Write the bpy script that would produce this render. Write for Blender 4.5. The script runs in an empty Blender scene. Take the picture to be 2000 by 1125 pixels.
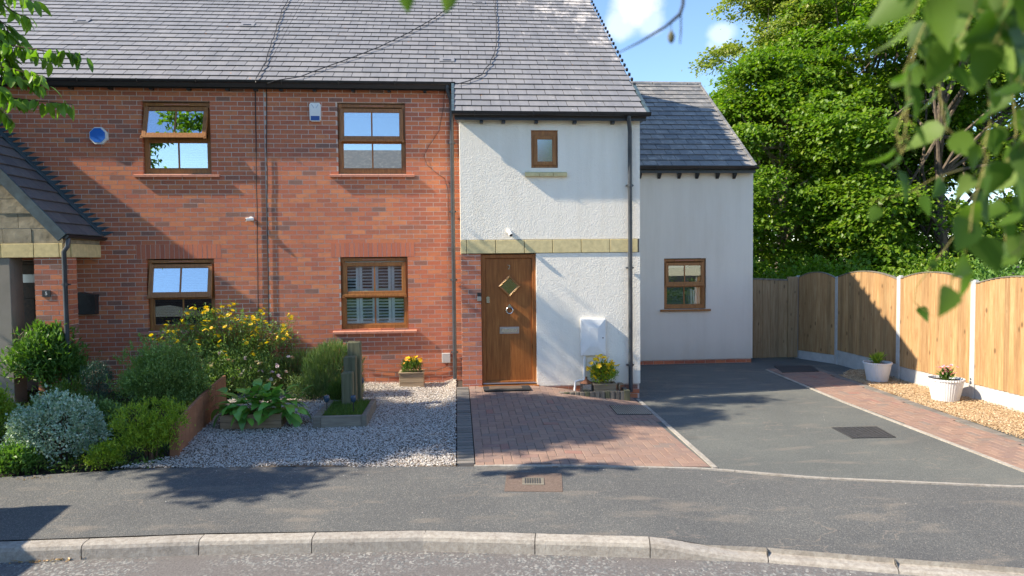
import bpy, math, random
import numpy as np
from mathutils import Matrix, Vector, Euler
random.seed(7); RNG = np.random.default_rng(7)
R = math.radians
S = bpy.context.scene
COL = S.collection
# ------------------------------------------------------------------ camera
CAM = np.array([0.033, -11.559, 2.043]); YAW, PITCH, ROLL, FL = 0.0807, 0.0410, -0.0101, 1333.0
_f = np.array([math.sin(YAW)*math.cos(PITCH), math.cos(YAW)*math.cos(PITCH), -math.sin(PITCH)])
_r = np.array([math.cos(YAW), -math.sin(YAW), 0.0]); _u = np.cross(_r, _f)
_r, _u = _r*math.cos(ROLL)+_u*math.sin(ROLL), _u*math.cos(ROLL)-_r*math.sin(ROLL)
cam = bpy.data.cameras.new('camera'); camo = bpy.data.objects.new('camera', cam); COL.objects.link(camo)
camo.matrix_world = Matrix(((_r[0], _u[0], -_f[0], CAM[0]), (_r[1], _u[1], -_f[1], CAM[1]), (_r[2], _u[2], -_f[2], CAM[2]), (0, 0, 0, 1)))
cam.sensor_width = 36; cam.lens = FL/2000*36; cam.clip_end = 3000; cam.clip_start = 0.05
cam.dof.use_dof = True; cam.dof.focus_distance = 11.0; cam.dof.aperture_fstop = 3.2
S.camera = camo
# ------------------------------------------------------------------ light
SUN_AZ, SUN_EL = R(8.6), R(39.0)      # light travels toward +x and slightly toward the facade
SUNV = Vector((math.cos(SUN_AZ)*math.cos(SUN_EL), math.sin(SUN_AZ)*math.cos(SUN_EL), -math.sin(SUN_EL)))
sun = bpy.data.lights.new('sun', 'SUN'); sun.energy = 5.0; sun.angle = R(0.6); sun.color = (1.0, 0.88, 0.70)
suno = bpy.data.objects.new('sun', sun); COL.objects.link(suno); suno.rotation_euler = SUNV.to_track_quat('-Z', 'Y').to_euler()
W = bpy.data.worlds.new('World'); S.world = W; W.use_nodes = True
nt = W.node_tree; nt.nodes.clear()
sky = nt.nodes.new('ShaderNodeTexSky'); sky.sky_type = 'NISHITA'; sky.sun_disc = False
sky.sun_elevation = SUN_EL; sky.sun_rotation = math.atan2(-SUNV.x, -SUNV.y)
sky.air_density = 1.0; sky.dust_density = 0.0; sky.ozone_density = 4.0; sky.altitude = 50
bg = nt.nodes.new('ShaderNodeBackground'); bg.inputs['Strength'].default_value = 0.14
out = nt.nodes.new('ShaderNodeOutputWorld')
def ray(px, py):
    d = _f + _r*(px-1000)/FL - _u*(py-562.5)/FL
    return d
def world_cloud():
    L = nt.links
    tc = nt.nodes.new('ShaderNodeTexCoord')
    noi = nt.nodes.new('ShaderNodeTexNoise'); noi.inputs['Scale'].default_value = 9; noi.inputs['Detail'].default_value = 7; noi.inputs['Roughness'].default_value = .6
    L.new(tc.outputs['Generated'], noi.inputs['Vector'])
    acc = None
    for (px, py, rad, amp) in ((1240, 10, .036, .75), (1212, 44, .028, .55), (1270, 42, .022, .45), (1410, 66, .018, .5), (1395, 90, .012, .3), (1050, -330, .16, .9), (300, -500, .2, .8), (1900, -650, .3, .8), (2900, 200, .2, .8), (-700, 250, .2, .7)):
        d = Vector(ray(px, py)).normalized()
        vm = nt.nodes.new('ShaderNodeVectorMath'); vm.operation = 'DISTANCE'; vm.inputs[1].default_value = d
        L.new(tc.outputs['Generated'], vm.inputs[0])
        a = nt.nodes.new('ShaderNodeMath'); a.operation = 'MULTIPLY_ADD'; a.inputs[1].default_value = rad*2.4
        a.inputs[2].default_value = -rad*1.2
        L.new(noi.outputs['Fac'], a.inputs[0])
        s = nt.nodes.new('ShaderNodeMath'); s.operation = 'ADD'; L.new(vm.outputs['Value'], s.inputs[0]); L.new(a.outputs[0], s.inputs[1])
        m = nt.nodes.new('ShaderNodeMapRange'); m.interpolation_type = 'SMOOTHSTEP'
        m.inputs['From Min'].default_value = rad*1.1; m.inputs['From Max'].default_value = rad*.35
        m.inputs['To Min'].default_value = 0; m.inputs['To Max'].default_value = amp
        L.new(s.outputs[0], m.inputs['Value'])
        if acc is None: acc = m.outputs[0]
        else:
            mx = nt.nodes.new('ShaderNodeMath'); mx.operation = 'MAXIMUM'; L.new(acc, mx.inputs[0]); L.new(m.outputs[0], mx.inputs[1]); acc = mx.outputs[0]
    mix = nt.nodes.new('ShaderNodeMix'); mix.data_type = 'RGBA'
    L.new(acc, mix.inputs[0]); L.new(sky.outputs[0], mix.inputs[6]); mix.inputs[7].default_value = (4.6, 4.9, 5.4, 1)
    L.new(mix.outputs[2], bg.inputs['Color']); L.new(bg.outputs[0], out.inputs['Surface'])
world_cloud()
S.view_settings.view_transform = 'Standard'; S.view_settings.look = 'None'; S.view_settings.exposure = 1.05; S.view_settings.gamma = 1
try: S.view_settings.use_curve_mapping = False
except Exception: pass
S.cycles.max_bounces = 8; S.cycles.transparent_max_bounces = 12
# ------------------------------------------------------------------ pixel -> place helpers (used to look up real positions)
def at_y(px, py, Y):
    d = ray(px, py); return CAM + d*(Y-CAM[1])/d[1]
def at_z(px, py, Z):
    d = ray(px, py); return CAM + d*(Z-CAM[2])/d[2]
def at_x(px, py, X):
    d = ray(px, py); return CAM + d*(X-CAM[0])/d[0]
def sm(a, b, x):
    t = min(1, max(0, (x-a)/(b-a))); return t*t*(3-2*t)
KERB = [(-14, -5.75), (-6, -5.74), (-3.69, -5.785), (-2.07, -5.81), (-.25, -5.92), (1.51, -6.23)]
for q in ((1483, 1078), (1720, 1098), (2000, 1120)):
    p = at_z(*q, -.29); KERB.append((p[0], p[1]))
KERB += [(7.5, KERB[-1][1]-.75), (16, KERB[-1][1]-2.2)]
KX = [k[0] for k in KERB]; KY = [k[1] for k in KERB]
def kerb_y(x): return float(np.interp(x, KX, KY))
def g(x, y):
    """height of the paved / planted ground"""
    base = float(np.interp(y, [-5.95, -4.4, 0, 6], [-.2, -.125, -.01, -.01]))
    ramp = float(np.interp(y, [-5.95, -4.4, -.85, 6], [-.2, -.125, .05, .05]))
    k = sm(-.25, .05, x) if y > -4.4 else 1
    z = base*(1-k) + ramp*k
    t = min(1, max(0, (x-1.2)/1.7)); z = z*(1-t) + (-.2)*t
    if x > 1.2:
        kd = y-kerb_y(x)
        z -= .09*sm(1.5, 2.4, x)*(1-sm(0, 1.3, kd))
    return z
def G(px, py):
    z = -.1
    for _ in range(25):
        p = at_z(px, py, z); z = .5*z+.5*g(p[0], p[1])
    return np.array([p[0], p[1], g(p[0], p[1])])
# ------------------------------------------------------------------ object helpers
def Wm(o):
    b = Matrix.LocRotScale(o.location, o.rotation_euler, o.scale)
    return (Wm(o.parent) @ o.matrix_parent_inverse @ b) if o.parent else b
def adopt(o, parent):
    if parent: o.parent = parent; o.matrix_parent_inverse = Wm(parent).inverted()
def tag(o, label=None, cat=None, group=None, kind=None):
    if label: o['label'] = label
    if cat: o['category'] = cat
    if group: o['group'] = group
    if kind: o['kind'] = kind
    return o
def empty(name, loc, label=None, cat=None, group=None, rz=0, parent=None):
    o = bpy.data.objects.new(name, None); COL.objects.link(o); o.location = tuple(loc) if len(loc) == 3 else (*loc, 0); o.rotation_euler = (0, 0, rz); o.empty_display_size = .1
    adopt(o, parent); return tag(o, label, cat, group)
def raw(name, me, mat=None, parent=None, M=None):
    if mat and not me.materials: me.materials.append(mat)
    o = bpy.data.objects.new(name, me); COL.objects.link(o)
    if M is not None:
        l, r, s = M.decompose(); o.location = l; o.rotation_euler = r.to_euler(); o.scale = s
    adopt(o, parent); return o
class MB:
    def __init__(s): s.v = []; s.f = []; s.m = Matrix()
    def add(s, vs, fs):
        n = len(s.v); s.v += [tuple(s.m @ Vector(v)) for v in vs]; s.f += [tuple(i+n for i in f) for f in fs]; return s
    def box(s, x0, x1, y0, y1, z0, z1, bev=0):
        if bev <= 0:
            return s.add([(x0, y0, z0), (x1, y0, z0), (x1, y1, z0), (x0, y1, z0), (x0, y0, z1), (x1, y0, z1), (x1, y1, z1), (x0, y1, z1)],
                         [(0, 3, 2, 1), (4, 5, 6, 7), (0, 1, 5, 4), (1, 2, 6, 5), (2, 3, 7, 6), (3, 0, 4, 7)])
        vs = []; b = bev
        X = (x0, x1); Y = (y0, y1); Z = (z0, z1); idx = {}
        for i in (0, 1):
            for j in (0, 1):
                for k in (0, 1):
                    sx, sy, sz = (b if i == 0 else -b), (b if j == 0 else -b), (b if k == 0 else -b)
                    for a, p in enumerate(((X[i], Y[j]+sy, Z[k]+sz), (X[i]+sx, Y[j], Z[k]+sz), (X[i]+sx, Y[j]+sy, Z[k]))):
                        idx[(i, j, k, a)] = len(vs); vs.append(p)
        fs = []
        for i in (0, 1):
            q = [idx[(i, 0, 0, 0)], idx[(i, 1, 0, 0)], idx[(i, 1, 1, 0)], idx[(i, 0, 1, 0)]]; fs.append(q if i else q[::-1])
            q = [idx[(0, i, 0, 1)], idx[(1, i, 0, 1)], idx[(1, i, 1, 1)], idx[(0, i, 1, 1)]]; fs.append(q[::-1] if i else q)
            q = [idx[(0, 0, i, 2)], idx[(1, 0, i, 2)], idx[(1, 1, i, 2)], idx[(0, 1, i, 2)]]; fs.append(q if i else q[::-1])
        for i in (0, 1):
            for j in (0, 1):
                fs.append([idx[(i, j, 0, 0)], idx[(i, j, 1, 0)], idx[(i, j, 1, 1)], idx[(i, j, 0, 1)]])
                fs.append([idx[(i, 0, j, 0)], idx[(i, 1, j, 0)], idx[(i, 1, j, 2)], idx[(i, 0, j, 2)]])
                fs.append([idx[(0, i, j, 1)], idx[(1, i, j, 1)], idx[(1, i, j, 2)], idx[(0, i, j, 2)]])
                for k in (0, 1): fs.append([idx[(i, j, k, 0)], idx[(i, j, k, 1)], idx[(i, j, k, 2)]])
        return s.add(vs, fs)
    def prism(s, poly, axis, a0, a1):
        """extrude a polygon; axis 'x' poly=(y,z); 'y' poly=(x,z); 'z' poly=(x,y)"""
        mk = {'x': lambda p, a: (a, p[0], p[1]), 'y': lambda p, a: (p[0], a, p[1]), 'z': lambda p, a: (p[0], p[1], a)}[axis]
        n = len(poly); vs = [mk(p, a0) for p in poly]+[mk(p, a1) for p in poly]
        fs = [tuple(range(n))[::-1], tuple(range(n, 2*n))]+[(i, (i+1) % n, n+(i+1) % n, n+i) for i in range(n)]
        return s.add(vs, fs)
    def tube(s, pts, r, n=8, cap=True):
        pts = [Vector(p) for p in pts]; rs = r if isinstance(r, (list, tuple)) else [r]*len(pts)
        vs = []; fs = []; up = None
        for i, p in enumerate(pts):
            a = pts[max(0, i-1)]; b = pts[min(len(pts)-1, i+1)]; t = (b-a)
            t = t.normalized() if t.length > 1e-9 else Vector((0, 0, 1))
            if up is None: up = t.orthogonal().normalized()
            e1 = (up-t*up.dot(t)); e1 = e1.normalized() if e1.length > 1e-6 else t.orthogonal().normalized(); up = e1; e2 = t.cross(e1)
            for k in range(n):
                an = 2*math.pi*k/n; vs.append(tuple(p+e1*(math.cos(an)*rs[i])+e2*(math.sin(an)*rs[i])))
        for i in range(len(pts)-1):
            for k in range(n): fs.append((i*n+k, i*n+(k+1) % n, (i+1)*n+(k+1) % n, (i+1)*n+k))
        if cap: fs += [tuple(range(n))[::-1], tuple(range((len(pts)-1)*n, len(pts)*n))]
        return s.add(vs, fs)
    def lathe(s, prof, c=(0, 0, 0), n=32, flute=0):
        vs = []; fs = []
        for (r, z) in prof:
            for k in range(n):
                an = 2*math.pi*k/n; rr = r*(1-(flute if k % 2 else 0)); vs.append((c[0]+rr*math.cos(an), c[1]+rr*math.sin(an), c[2]+z))
        for i in range(len(prof)-1):
            for k in range(n): fs.append((i*n+k, i*n+(k+1) % n, (i+1)*n+(k+1) % n, (i+1)*n+k))
        fs += [tuple(range(n))[::-1], tuple(range((len(prof)-1)*n, len(prof)*n))]
        return s.add(vs, fs)
    def mesh(s, name='mesh'):
        me = bpy.data.meshes.new(name); me.from_pydata(s.v, [], s.f); me.update(); return me
    def build(s, name, mat, parent=None, smooth=False, kind=None, label=None):
        me = s.mesh(name)
        if smooth:
            me.polygons.foreach_set('use_smooth', [True]*len(me.polygons)); 
            try: me.set_sharp_from_angle(angle=R(40))
            except Exception: pass
        o = raw(name, me, mat, parent)
        return tag(o, label=label, kind=kind)
def np_mesh(name, V, F, mat, parent=None, kind=None):
    """V (n,3) array, F (m,k) int array, all faces of the same size"""
    me = bpy.data.meshes.new(name); m, k = F.shape
    me.vertices.add(len(V)); me.vertices.foreach_set('co', np.asarray(V, dtype=np.float32).ravel())
    me.loops.add(m*k); me.loops.foreach_set('vertex_index', F.astype(np.int32).ravel())
    me.polygons.add(m); me.polygons.foreach_set('loop_start', np.arange(0, m*k, k, dtype=np.int32))
    try: me.polygons.foreach_set('loop_total', np.full(m, k, dtype=np.int32))
    except Exception: pass
    me.update(calc_edges=True); me.validate()
    me.polygons.foreach_set('use_smooth', [False]*len(me.polygons))
    return tag(raw(name, me, mat, parent), kind=kind)
def text(body, size, M, mat, parent, name='digit', depth=.002):
    c = bpy.data.curves.new('t', 'FONT'); c.body = body; c.size = size; c.extrude = depth; c.align_x = 'CENTER'; c.align_y = 'CENTER'
    o = bpy.data.objects.new('t', c); COL.objects.link(o)
    dg = bpy.context.evaluated_depsgraph_get(); me = bpy.data.meshes.new_from_object(o.evaluated_get(dg)); bpy.data.objects.remove(o)
    return raw(name, me, mat, parent, M)
# ------------------------------------------------------------------ materials
def mat(name, build):
    m = bpy.data.materials.new(name); m.use_nodes = True; t = m.node_tree
    b = t.nodes['Principled BSDF']; build(N(t, b)); return m
class N:
    def __init__(s, t, b): s.t = t; s.b = b; s._pos = None
    def n(s, k, **kw):
        x = s.t.nodes.new(k)
        for a, v in kw.items(): setattr(x, a, v)
        return x
    def l(s, a, b): s.t.links.new(a, b)
    def pos(s, scale=(1, 1, 1)):
        gm = s.n('ShaderNodeNewGeometry'); mp = s.n('ShaderNodeMapping'); mp.inputs['Scale'].default_value = scale
        s.l(gm.outputs['Position'], mp.inputs['Vector']); return mp.outputs[0]
    def obj(s, scale=(1, 1, 1)):
        tc = s.n('ShaderNodeTexCoord'); mp = s.n('ShaderNodeMapping'); mp.inputs['Scale'].default_value = scale
        s.l(tc.outputs['Object'], mp.inputs['Vector']); return mp.outputs[0]
    def noise(s, vec, scale, detail=4, rough=.55, out='Fac'):
        x = s.n('ShaderNodeTexNoise'); x.inputs['Scale'].default_value = scale; x.inputs['Detail'].default_value = detail; x.inputs['Roughness'].default_value = rough
        s.l(vec, x.inputs['Vector']); return x.outputs[out]
    def voro(s, vec, scale, out='Distance', feature='F1'):
        x = s.n('ShaderNodeTexVoronoi', feature=feature); x.inputs['Scale'].default_value = scale; s.l(vec, x.inputs['Vector']); return x.outputs[out]
    def rnd(s):
        a = s.n('ShaderNodeObjectInfo').outputs['Random']; b = s.n('ShaderNodeNewGeometry').outputs['Random Per Island']
        return s.math('FRACT', s.math('ADD', a, b))
    def math(s, op, a, b=0.0, c=None):
        x = s.n('ShaderNodeMath', operation=op)
        for i, v in enumerate((a, b, c)):
            if v is None: continue
            if isinstance(v, (int, float)): x.inputs[i].default_value = v
            else: s.l(v, x.inputs[i])
        return x.outputs[0]
    def ramp(s, fac, stops, interp='LINEAR'):
        x = s.n('ShaderNodeValToRGB'); cr = x.color_ramp; cr.interpolation = interp
        while len(cr.elements) < len(stops): cr.elements.new(.5)
        for e, (p, c) in zip(cr.elements, stops): e.position = p; e.color = (*c, 1) if len(c) == 3 else c
        s.l(fac, x.inputs[0]); return x.outputs[0]
    def rng(s, fac, a, b, c=0, d=1):
        x = s.n('ShaderNodeMapRange'); x.inputs['From Min'].default_value = a; x.inputs['From Max'].default_value = b
        x.inputs['To Min'].default_value = c; x.inputs['To Max'].default_value = d; s.l(fac, x.inputs['Value']); return x.outputs[0]
    def mix(s, fac, a, b, blend='MIX'):
        x = s.n('ShaderNodeMix', data_type='RGBA', blend_type=blend)
        for i, v in ((0, fac), (6, a), (7, b)):
            if isinstance(v, (int, float)): x.inputs[i].default_value = v if i == 0 else (v, v, v, 1)
            elif isinstance(v, tuple): x.inputs[i].default_value = (*v, 1)
            else: s.l(v, x.inputs[i])
        return x.outputs[2]
    def bump(s, h, strength=.5, dist=.01):
        x = s.n('ShaderNodeBump'); x.inputs['Strength'].default_value = strength; x.inputs['Distance'].default_value = dist
        s.l(h, x.inputs['Height']); s.l(x.outputs[0], s.b.inputs['Normal'])
    def col(s, c): s.l(c, s.b.inputs['Base Color'])
    def set(s, **k):
        for a, v in k.items(): s.b.inputs[a.replace('_', ' ')].default_value = v
MT = {}
def defmat(name):
    def w(fn): MT[name] = mat(name, fn); return fn
    return w
def plain(name, c, rough=.6, var=.12, scale=8, metal=0, bump=0):
    def f(n):
        p = n.pos(); k = n.noise(p, scale, 5)
        n.col(n.mix(1.0, c, n.ramp(k, [(.25, (1-var*1.6,)*3), (.75, (1+var,)*3)]), 'MULTIPLY'))
        n.set(Roughness=rough, Metallic=metal)
        if bump: n.bump(k, bump, .01)
    MT[name] = mat(name, f)
@defmat('brick')
def _(n):
    r = n.rnd(); p = n.pos()
    base = n.ramp(r, [(0, (.50, .135, .068)), (.2, (.62, .195, .08)), (.4, (.45, .12, .068)), (.58, (.68, .24, .10)), (.74, (.41, .115, .068)), (.88, (.58, .165, .078)), (.95, (.28, .115, .085)), (1, (.21, .12, .10))])
    k = n.noise(n.pos((1, 1, 2.2)), 9, 4, .6); sm_ = n.noise(p, 38, 5, .7)
    base = n.mix(n.rng(k, .52, .70, 0, .60), base, (.20, .12, .10))
    base = n.mix(n.rng(sm_, .35, .7, 0, .35), base, (.58, .30, .19))
    big = n.noise(p, .55, 3); base = n.mix(1.0, base, n.ramp(big, [(.3, (.84, .84, .86)), (.7, (1.12, 1.08, 1.04))]), 'MULTIPLY')
    base = n.mix(n.rng(n.noise(p, 2.3, 6, .75), .66, .8, 0, .3), base, (.55, .45, .4))
    n.col(base); n.set(Roughness=.9); n.bump(n.noise(p, 110, 6, .75), .25, .003)
@defmat('red_soldier_brick')
def _(n):
    r = n.rnd(); p = n.pos()
    base = n.ramp(r, [(0, (.50, .15, .085)), (.5, (.58, .19, .105)), (1, (.45, .135, .08))])
    base = n.mix(n.rng(n.noise(p, 40, 5, .7), .4, .7, 0, .25), base, (.22, .08, .05)); n.col(base); n.set(Roughness=.88); n.bump(n.noise(p, 120, 5), .2, .002)
@defmat('mortar')
def _(n):
    p = n.pos(); k = n.noise(p, 30, 6, .7); b = n.noise(p, .8, 4)
    c = n.ramp(k, [(.3, (.54, .43, .37)), (.7, (.76, .63, .55))]); n.col(n.mix(1, c, n.ramp(b, [(.3, (.8, .8, .8)), (.7, (1.1, 1.1, 1.1))]), 'MULTIPLY')); n.set(Roughness=.95); n.bump(n.noise(p, 160, 4), .2, .001)
def render_mat(name, c, strength, speck=True):
    def f(n):
        p = n.pos(); a = n.noise(p, 48, 4, .6); b = n.noise(p, 17, 4, .6); big = n.math('ADD', n.math('MULTIPLY', n.noise(n.pos((1, 1, .35)), 1.1, 6, .65), .6), n.math('MULTIPLY', n.noise(n.pos((7, 7, .45)), 1.0, 5, .6), .4))
        cc = n.mix(1, c, n.ramp(big, [(.36, (.925, .915, .895)), (.52, (1.0, 1.0, 1.0)), (.6, (1.02, 1.02, 1.02))]), 'MULTIPLY')
        gm = n.n('ShaderNodeNewGeometry'); sx = n.n('ShaderNodeSeparateXYZ'); n.l(gm.outputs['Position'], sx.inputs[0])
        low = n.rng(n.math('ADD', sx.outputs[2], n.math('MULTIPLY', n.noise(p, 4, 5, .7), .35)), .5, .1, 0, .22)
        cc = n.mix(low, cc, (.36, .33, .27)); n.col(cc); n.set(Roughness=.92)
        n.bump(n.math('ADD', a, n.math('MULTIPLY', b, .5)), strength, .011)
    MT[name] = mat(name, f)
render_mat('white_render', (.88, .82, .71), .7); render_mat('smooth_render', (.74, .69, .60), .25)
@defmat('slate')
def _(n):
    r = n.rnd(); p = n.pos()
    base = n.ramp(r, [(0, (.205, .203, .208)), (.3, (.22, .217, .222)), (.6, (.24, .233, .235)), (.85, (.212, .209, .214)), (1, (.255, .246, .243))])
    st = n.noise(n.pos((6, .8, .8)), 1.3, 5, .6); base = n.mix(1, base, n.ramp(st, [(.3, (.86, .86, .87)), (.7, (1.12, 1.11, 1.10))]), 'MULTIPLY')
    gm = n.n('ShaderNodeNewGeometry'); sx = n.n('ShaderNodeSeparateXYZ'); n.l(gm.outputs['Position'], sx.inputs[0])
    e = n.math('ADD', n.math('MULTIPLY', sx.outputs[0], .11), n.math('MULTIPLY', sx.outputs[1], .075))
    l = n.math('ADD', n.noise(n.pos((1, .5, .5)), 3.2, 8, .72), n.rng(e, -.05, .62, -.20, .12))
    base = n.mix(n.rng(l, .56, .67, 0, .75), base, (.66, .60, .55))
    base = n.mix(n.rng(n.noise(p, 9, 3, .5), .73, .76, 0, .8), base, (.62, .58, .50))
    base = n.mix(n.rng(n.noise(n.pos((1.3, 1, 1)), 6.3, 3, .5), .735, .76, 0, .7), base, (.42, .20, .07))
    n.col(base); n.set(Roughness=.5); n.bump(n.noise(p, 45, 6, .7), .35, .006)
@defmat('dark_slate')
def _(n):
    r = n.rnd(); p = n.pos()
    base = n.ramp(r, [(0, (.13, .135, .14)), (.5, (.18, .18, .18)), (1, (.22, .21, .20))])
    l = n.noise(n.pos((1, 1, 1)), 4.5, 9, .75); base = n.mix(n.rng(l, .5, .66, 0, .7), base, (.42, .39, .35))
    n.col(base); n.set(Roughness=.7); n.bump(n.noise(p, 60, 6, .7), .5, .008)
@defmat('roof_under')
def _(n): n.set(Base_Color=(.035, .034, .036, 1), Roughness=.9)
@defmat('brown_tile')
def _(n):
    r = n.rnd(); p = n.pos(); base = n.ramp(r, [(0, (.10, .10, .11)), (.5, (.13, .125, .13)), (1, (.09, .09, .10))])
    base = n.mix(n.rng(n.noise(p, 14, 7, .7), .5, .75, 0, .4), base, (.26, .24, .2)); n.col(base); n.set(Roughness=.85); n.bump(n.noise(p, 90, 4), .5, .004)
@defmat('oak_upvc')
def _(n):
    p = n.pos((14, 14, 1.6)); k = n.noise(p, 3.2, 6, .65)
    n.col(n.ramp(k, [(.25, (.18, .070, .018)), (.5, (.31, .125, .032)), (.75, (.42, .185, .052))])); n.set(Roughness=.42); n.bump(k, .08, .002)
@defmat('door_oak')
def _(n):
    p = n.pos((9, 9, .55)); w = n.noise(n.pos((2.2, 2.2, .4)), 2.0, 3)
    k = n.noise(p, 5.5, 7, .68); k2 = n.math('ADD', n.math('MULTIPLY', k, .8), n.math('MULTIPLY', w, .2))
    n.col(n.ramp(k2, [(.3, (.17, .050, .010)), (.5, (.30, .100, .022)), (.68, (.42, .165, .042))])); n.set(Roughness=.38); n.bump(k, .12, .002)
def glass(name, refl, tint=(.75, .85, .85)):
    m = bpy.data.materials.new(name); m.use_nodes = True; t = m.node_tree; t.nodes.remove(t.nodes['Principled BSDF'])
    o = t.nodes['Material Output']; gl = t.nodes.new('ShaderNodeBsdfGlossy'); gl.inputs['Roughness'].default_value = .0; gl.inputs['Color'].default_value = (.93, .97, 1, 1)
    tr = t.nodes.new('ShaderNodeBsdfTransparent'); tr.inputs['Color'].default_value = (*tint, 1)
    lw = t.nodes.new('ShaderNodeFresnel'); lw.inputs['IOR'].default_value = 1.5
    mp = t.nodes.new('ShaderNodeMapRange'); mp.inputs['To Min'].default_value = refl-.04; mp.inputs['To Max'].default_value = 1
    mx = t.nodes.new('ShaderNodeMixShader'); t.links.new(lw.outputs[0], mp.inputs['Value']); t.links.new(mp.outputs[0], mx.inputs[0])
    t.links.new(tr.outputs[0], mx.inputs[1]); t.links.new(gl.outputs[0], mx.inputs[2]); t.links.new(mx.outputs[0], o.inputs['Surface']); MT[name] = m
glass('glass', .50); glass('clear_glass', .10, (.97, .98, .98)); glass('frosted', .45, (.1, .15, .16)); [setattr(n_.inputs['Roughness'], 'default_value', .12) for n_ in MT['frosted'].node_tree.nodes if n_.type == 'BSDF_GLOSSY']
plain('black_plastic', (.022, .024, .028), .38, .3, 20); plain('downpipe_grey', (.055, .062, .072), .38, .25, 6)
plain('white_plastic', (.80, .80, .78), .35, .04); plain('grey_plastic', (.42, .42, .42), .5, .1); plain('blue_plastic', (.02, .16, .62), .35, .05); plain('navy', (.02, .08, .30), .4, .05)
plain('sand_stone', (.68, .56, .29), .85, .12, 14, bump=.3); plain('joint', (.17, .135, .10), .95, .2)
plain('buff_stone', (.34, .30, .22), .9, .3, 7, bump=.9); plain('clay_sill', (.50, .22, .15), .7, .12, 20)
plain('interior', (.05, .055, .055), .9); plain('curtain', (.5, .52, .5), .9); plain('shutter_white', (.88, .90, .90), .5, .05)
plain('blind', (.16, .22, .20), .6); plain('chrome', (.62, .64, .66), .25, .05, 8, metal=1); plain('brass', (.45, .32, .16), .45, .1, 8, metal=1)
plain('steel', (.55, .56, .58), .35, .08, 8, metal=1); plain('lead', (.055, .09, .11), .55, .35, 9); plain('cable_black', (.012, .012, .014), .6); plain('cable_brown', (.11, .06, .045), .6)
plain('mat_dark', (.02, .021, .023), .95, .3, 60, bump=.4); plain('mat_brown', (.12, .085, .06), .95, .3, 60, bump=.4)
plain('pot_white', (.70, .72, .74), .35, .05); plain('soil', (.035, .024, .017), .95, .4, 18, bump=1); plain('iron', (.05, .05, .052), .6, .3, 30)
plain('door_brown', (.055, .024, .012), .4, .5, 20); plain('solar_blue', (.03, .06, .10), .25, .1); plain('rubber', (.02, .02, .02), .7)
plain('car_paint', (.035, .04, .05), .2, .05); plain('beige_wall', (.26, .235, .20), .9, .1, 3); plain('twig', (.10, .055, .03), .8, .3, 30); plain('twig_green', (.22, .20, .05), .7, .3, 30)
plain('bark', (.13, .10, .075), .9, .45, 9, bump=1); plain('pale_bark', (.30, .24, .17), .85, .4, 7, bump=.8); plain('paper', (.75, .72, .62), .8, .05); plain('paper_dark', (.09, .06, .05), .8)
plain('hedge_brown', (.20, .08, .04), .8, .2, 20)
@defmat('concrete')
def _(n):
    r = n.rnd(); p = n.pos(); k = n.noise(p, 24, 8, .75); b = n.noise(p, 3.1, 6, .7)
    c = n.ramp(k, [(.3, (.24, .21, .18)), (.55, (.38, .35, .31)), (.75, (.47, .44, .40))]); c = n.mix(n.rng(b, .5, .72, 0, .5), c, (.15, .125, .10))
    c = n.mix(1, c, n.ramp(r, [(0, (.88, .88, .88)), (1, (1.1, 1.1, 1.08))]), 'MULTIPLY'); n.col(c); n.set(Roughness=.9); n.bump(n.noise(p, 70, 6, .75), .9, .008)
@defmat('pale_concrete')
def _(n):
    p = n.pos(); k = n.noise(p, 9, 7, .7); n.col(n.ramp(k, [(.3, (.40, .40, .39)), (.7, (.52, .52, .51))])); n.set(Roughness=.85); n.bump(n.noise(p, 60, 5), .3, .004)
def asphalt(name, c0, c1, tint, grit=1.0, light_dapple=.5):
    def f(n):
        p = n.pos(); k = n.noise(p, 95, 3, .8); v = n.voro(p, 120, 'Color'); sep = n.n('ShaderNodeSeparateColor'); n.l(v, sep.inputs[0])
        b = n.noise(p, .7, 6, .65); c = n.ramp(k, [(.32, c0), (.68, c1)])
        c = n.mix(n.rng(sep.outputs[0], .74, .98, 0, .38*grit), c, tint)
        c = n.mix(n.rng(sep.outputs[1], .80, .97, 0, .4*grit), c, (.03, .032, .035))
        c = n.mix(1, c, n.ramp(b, [(.3, (.82, .82, .84)), (.7, (1.16, 1.15, 1.12))]), 'MULTIPLY')
        s = n.noise(n.pos((.7, 2.2, 1)), 1.9, 5, .55); c = n.mix(n.rng(s, .56, .70, 0, light_dapple), c, (.26, .22, .175))  # pale brown dapples: light thrown back by the windows, put into the colour
        cr = n.math('ABSOLUTE', n.math('SUBTRACT', n.noise(n.pos((.8, 1.3, 1)), .9, 5, .55), .5)); c = n.mix(n.math('MULTIPLY', n.rng(cr, .006, .002, 0, .4), n.rng(n.noise(p, 1.3, 3), .45, .6, 0, 1)), c, (.25, .21, .17))
        dk = n.noise(n.pos((.7, 1.2, 1)), 2.1, 4, .6); c = n.mix(n.rng(dk, .64, .8, 0, .35), c, (.05, .052, .055))
        n.col(c); n.set(Roughness=.9); n.bump(n.math('ADD', k, n.math('MULTIPLY', n.voro(p, 120), -.6)), .9, .006)
    MT[name] = mat(name, f)
asphalt('asphalt', (.066, .070, .072), (.130, .132, .128), (.33, .31, .27), 1.0, .42)
asphalt('drive_asphalt', (.075, .083, .080), (.145, .152, .142), (.31, .31, .27), .75, .38)
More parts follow.
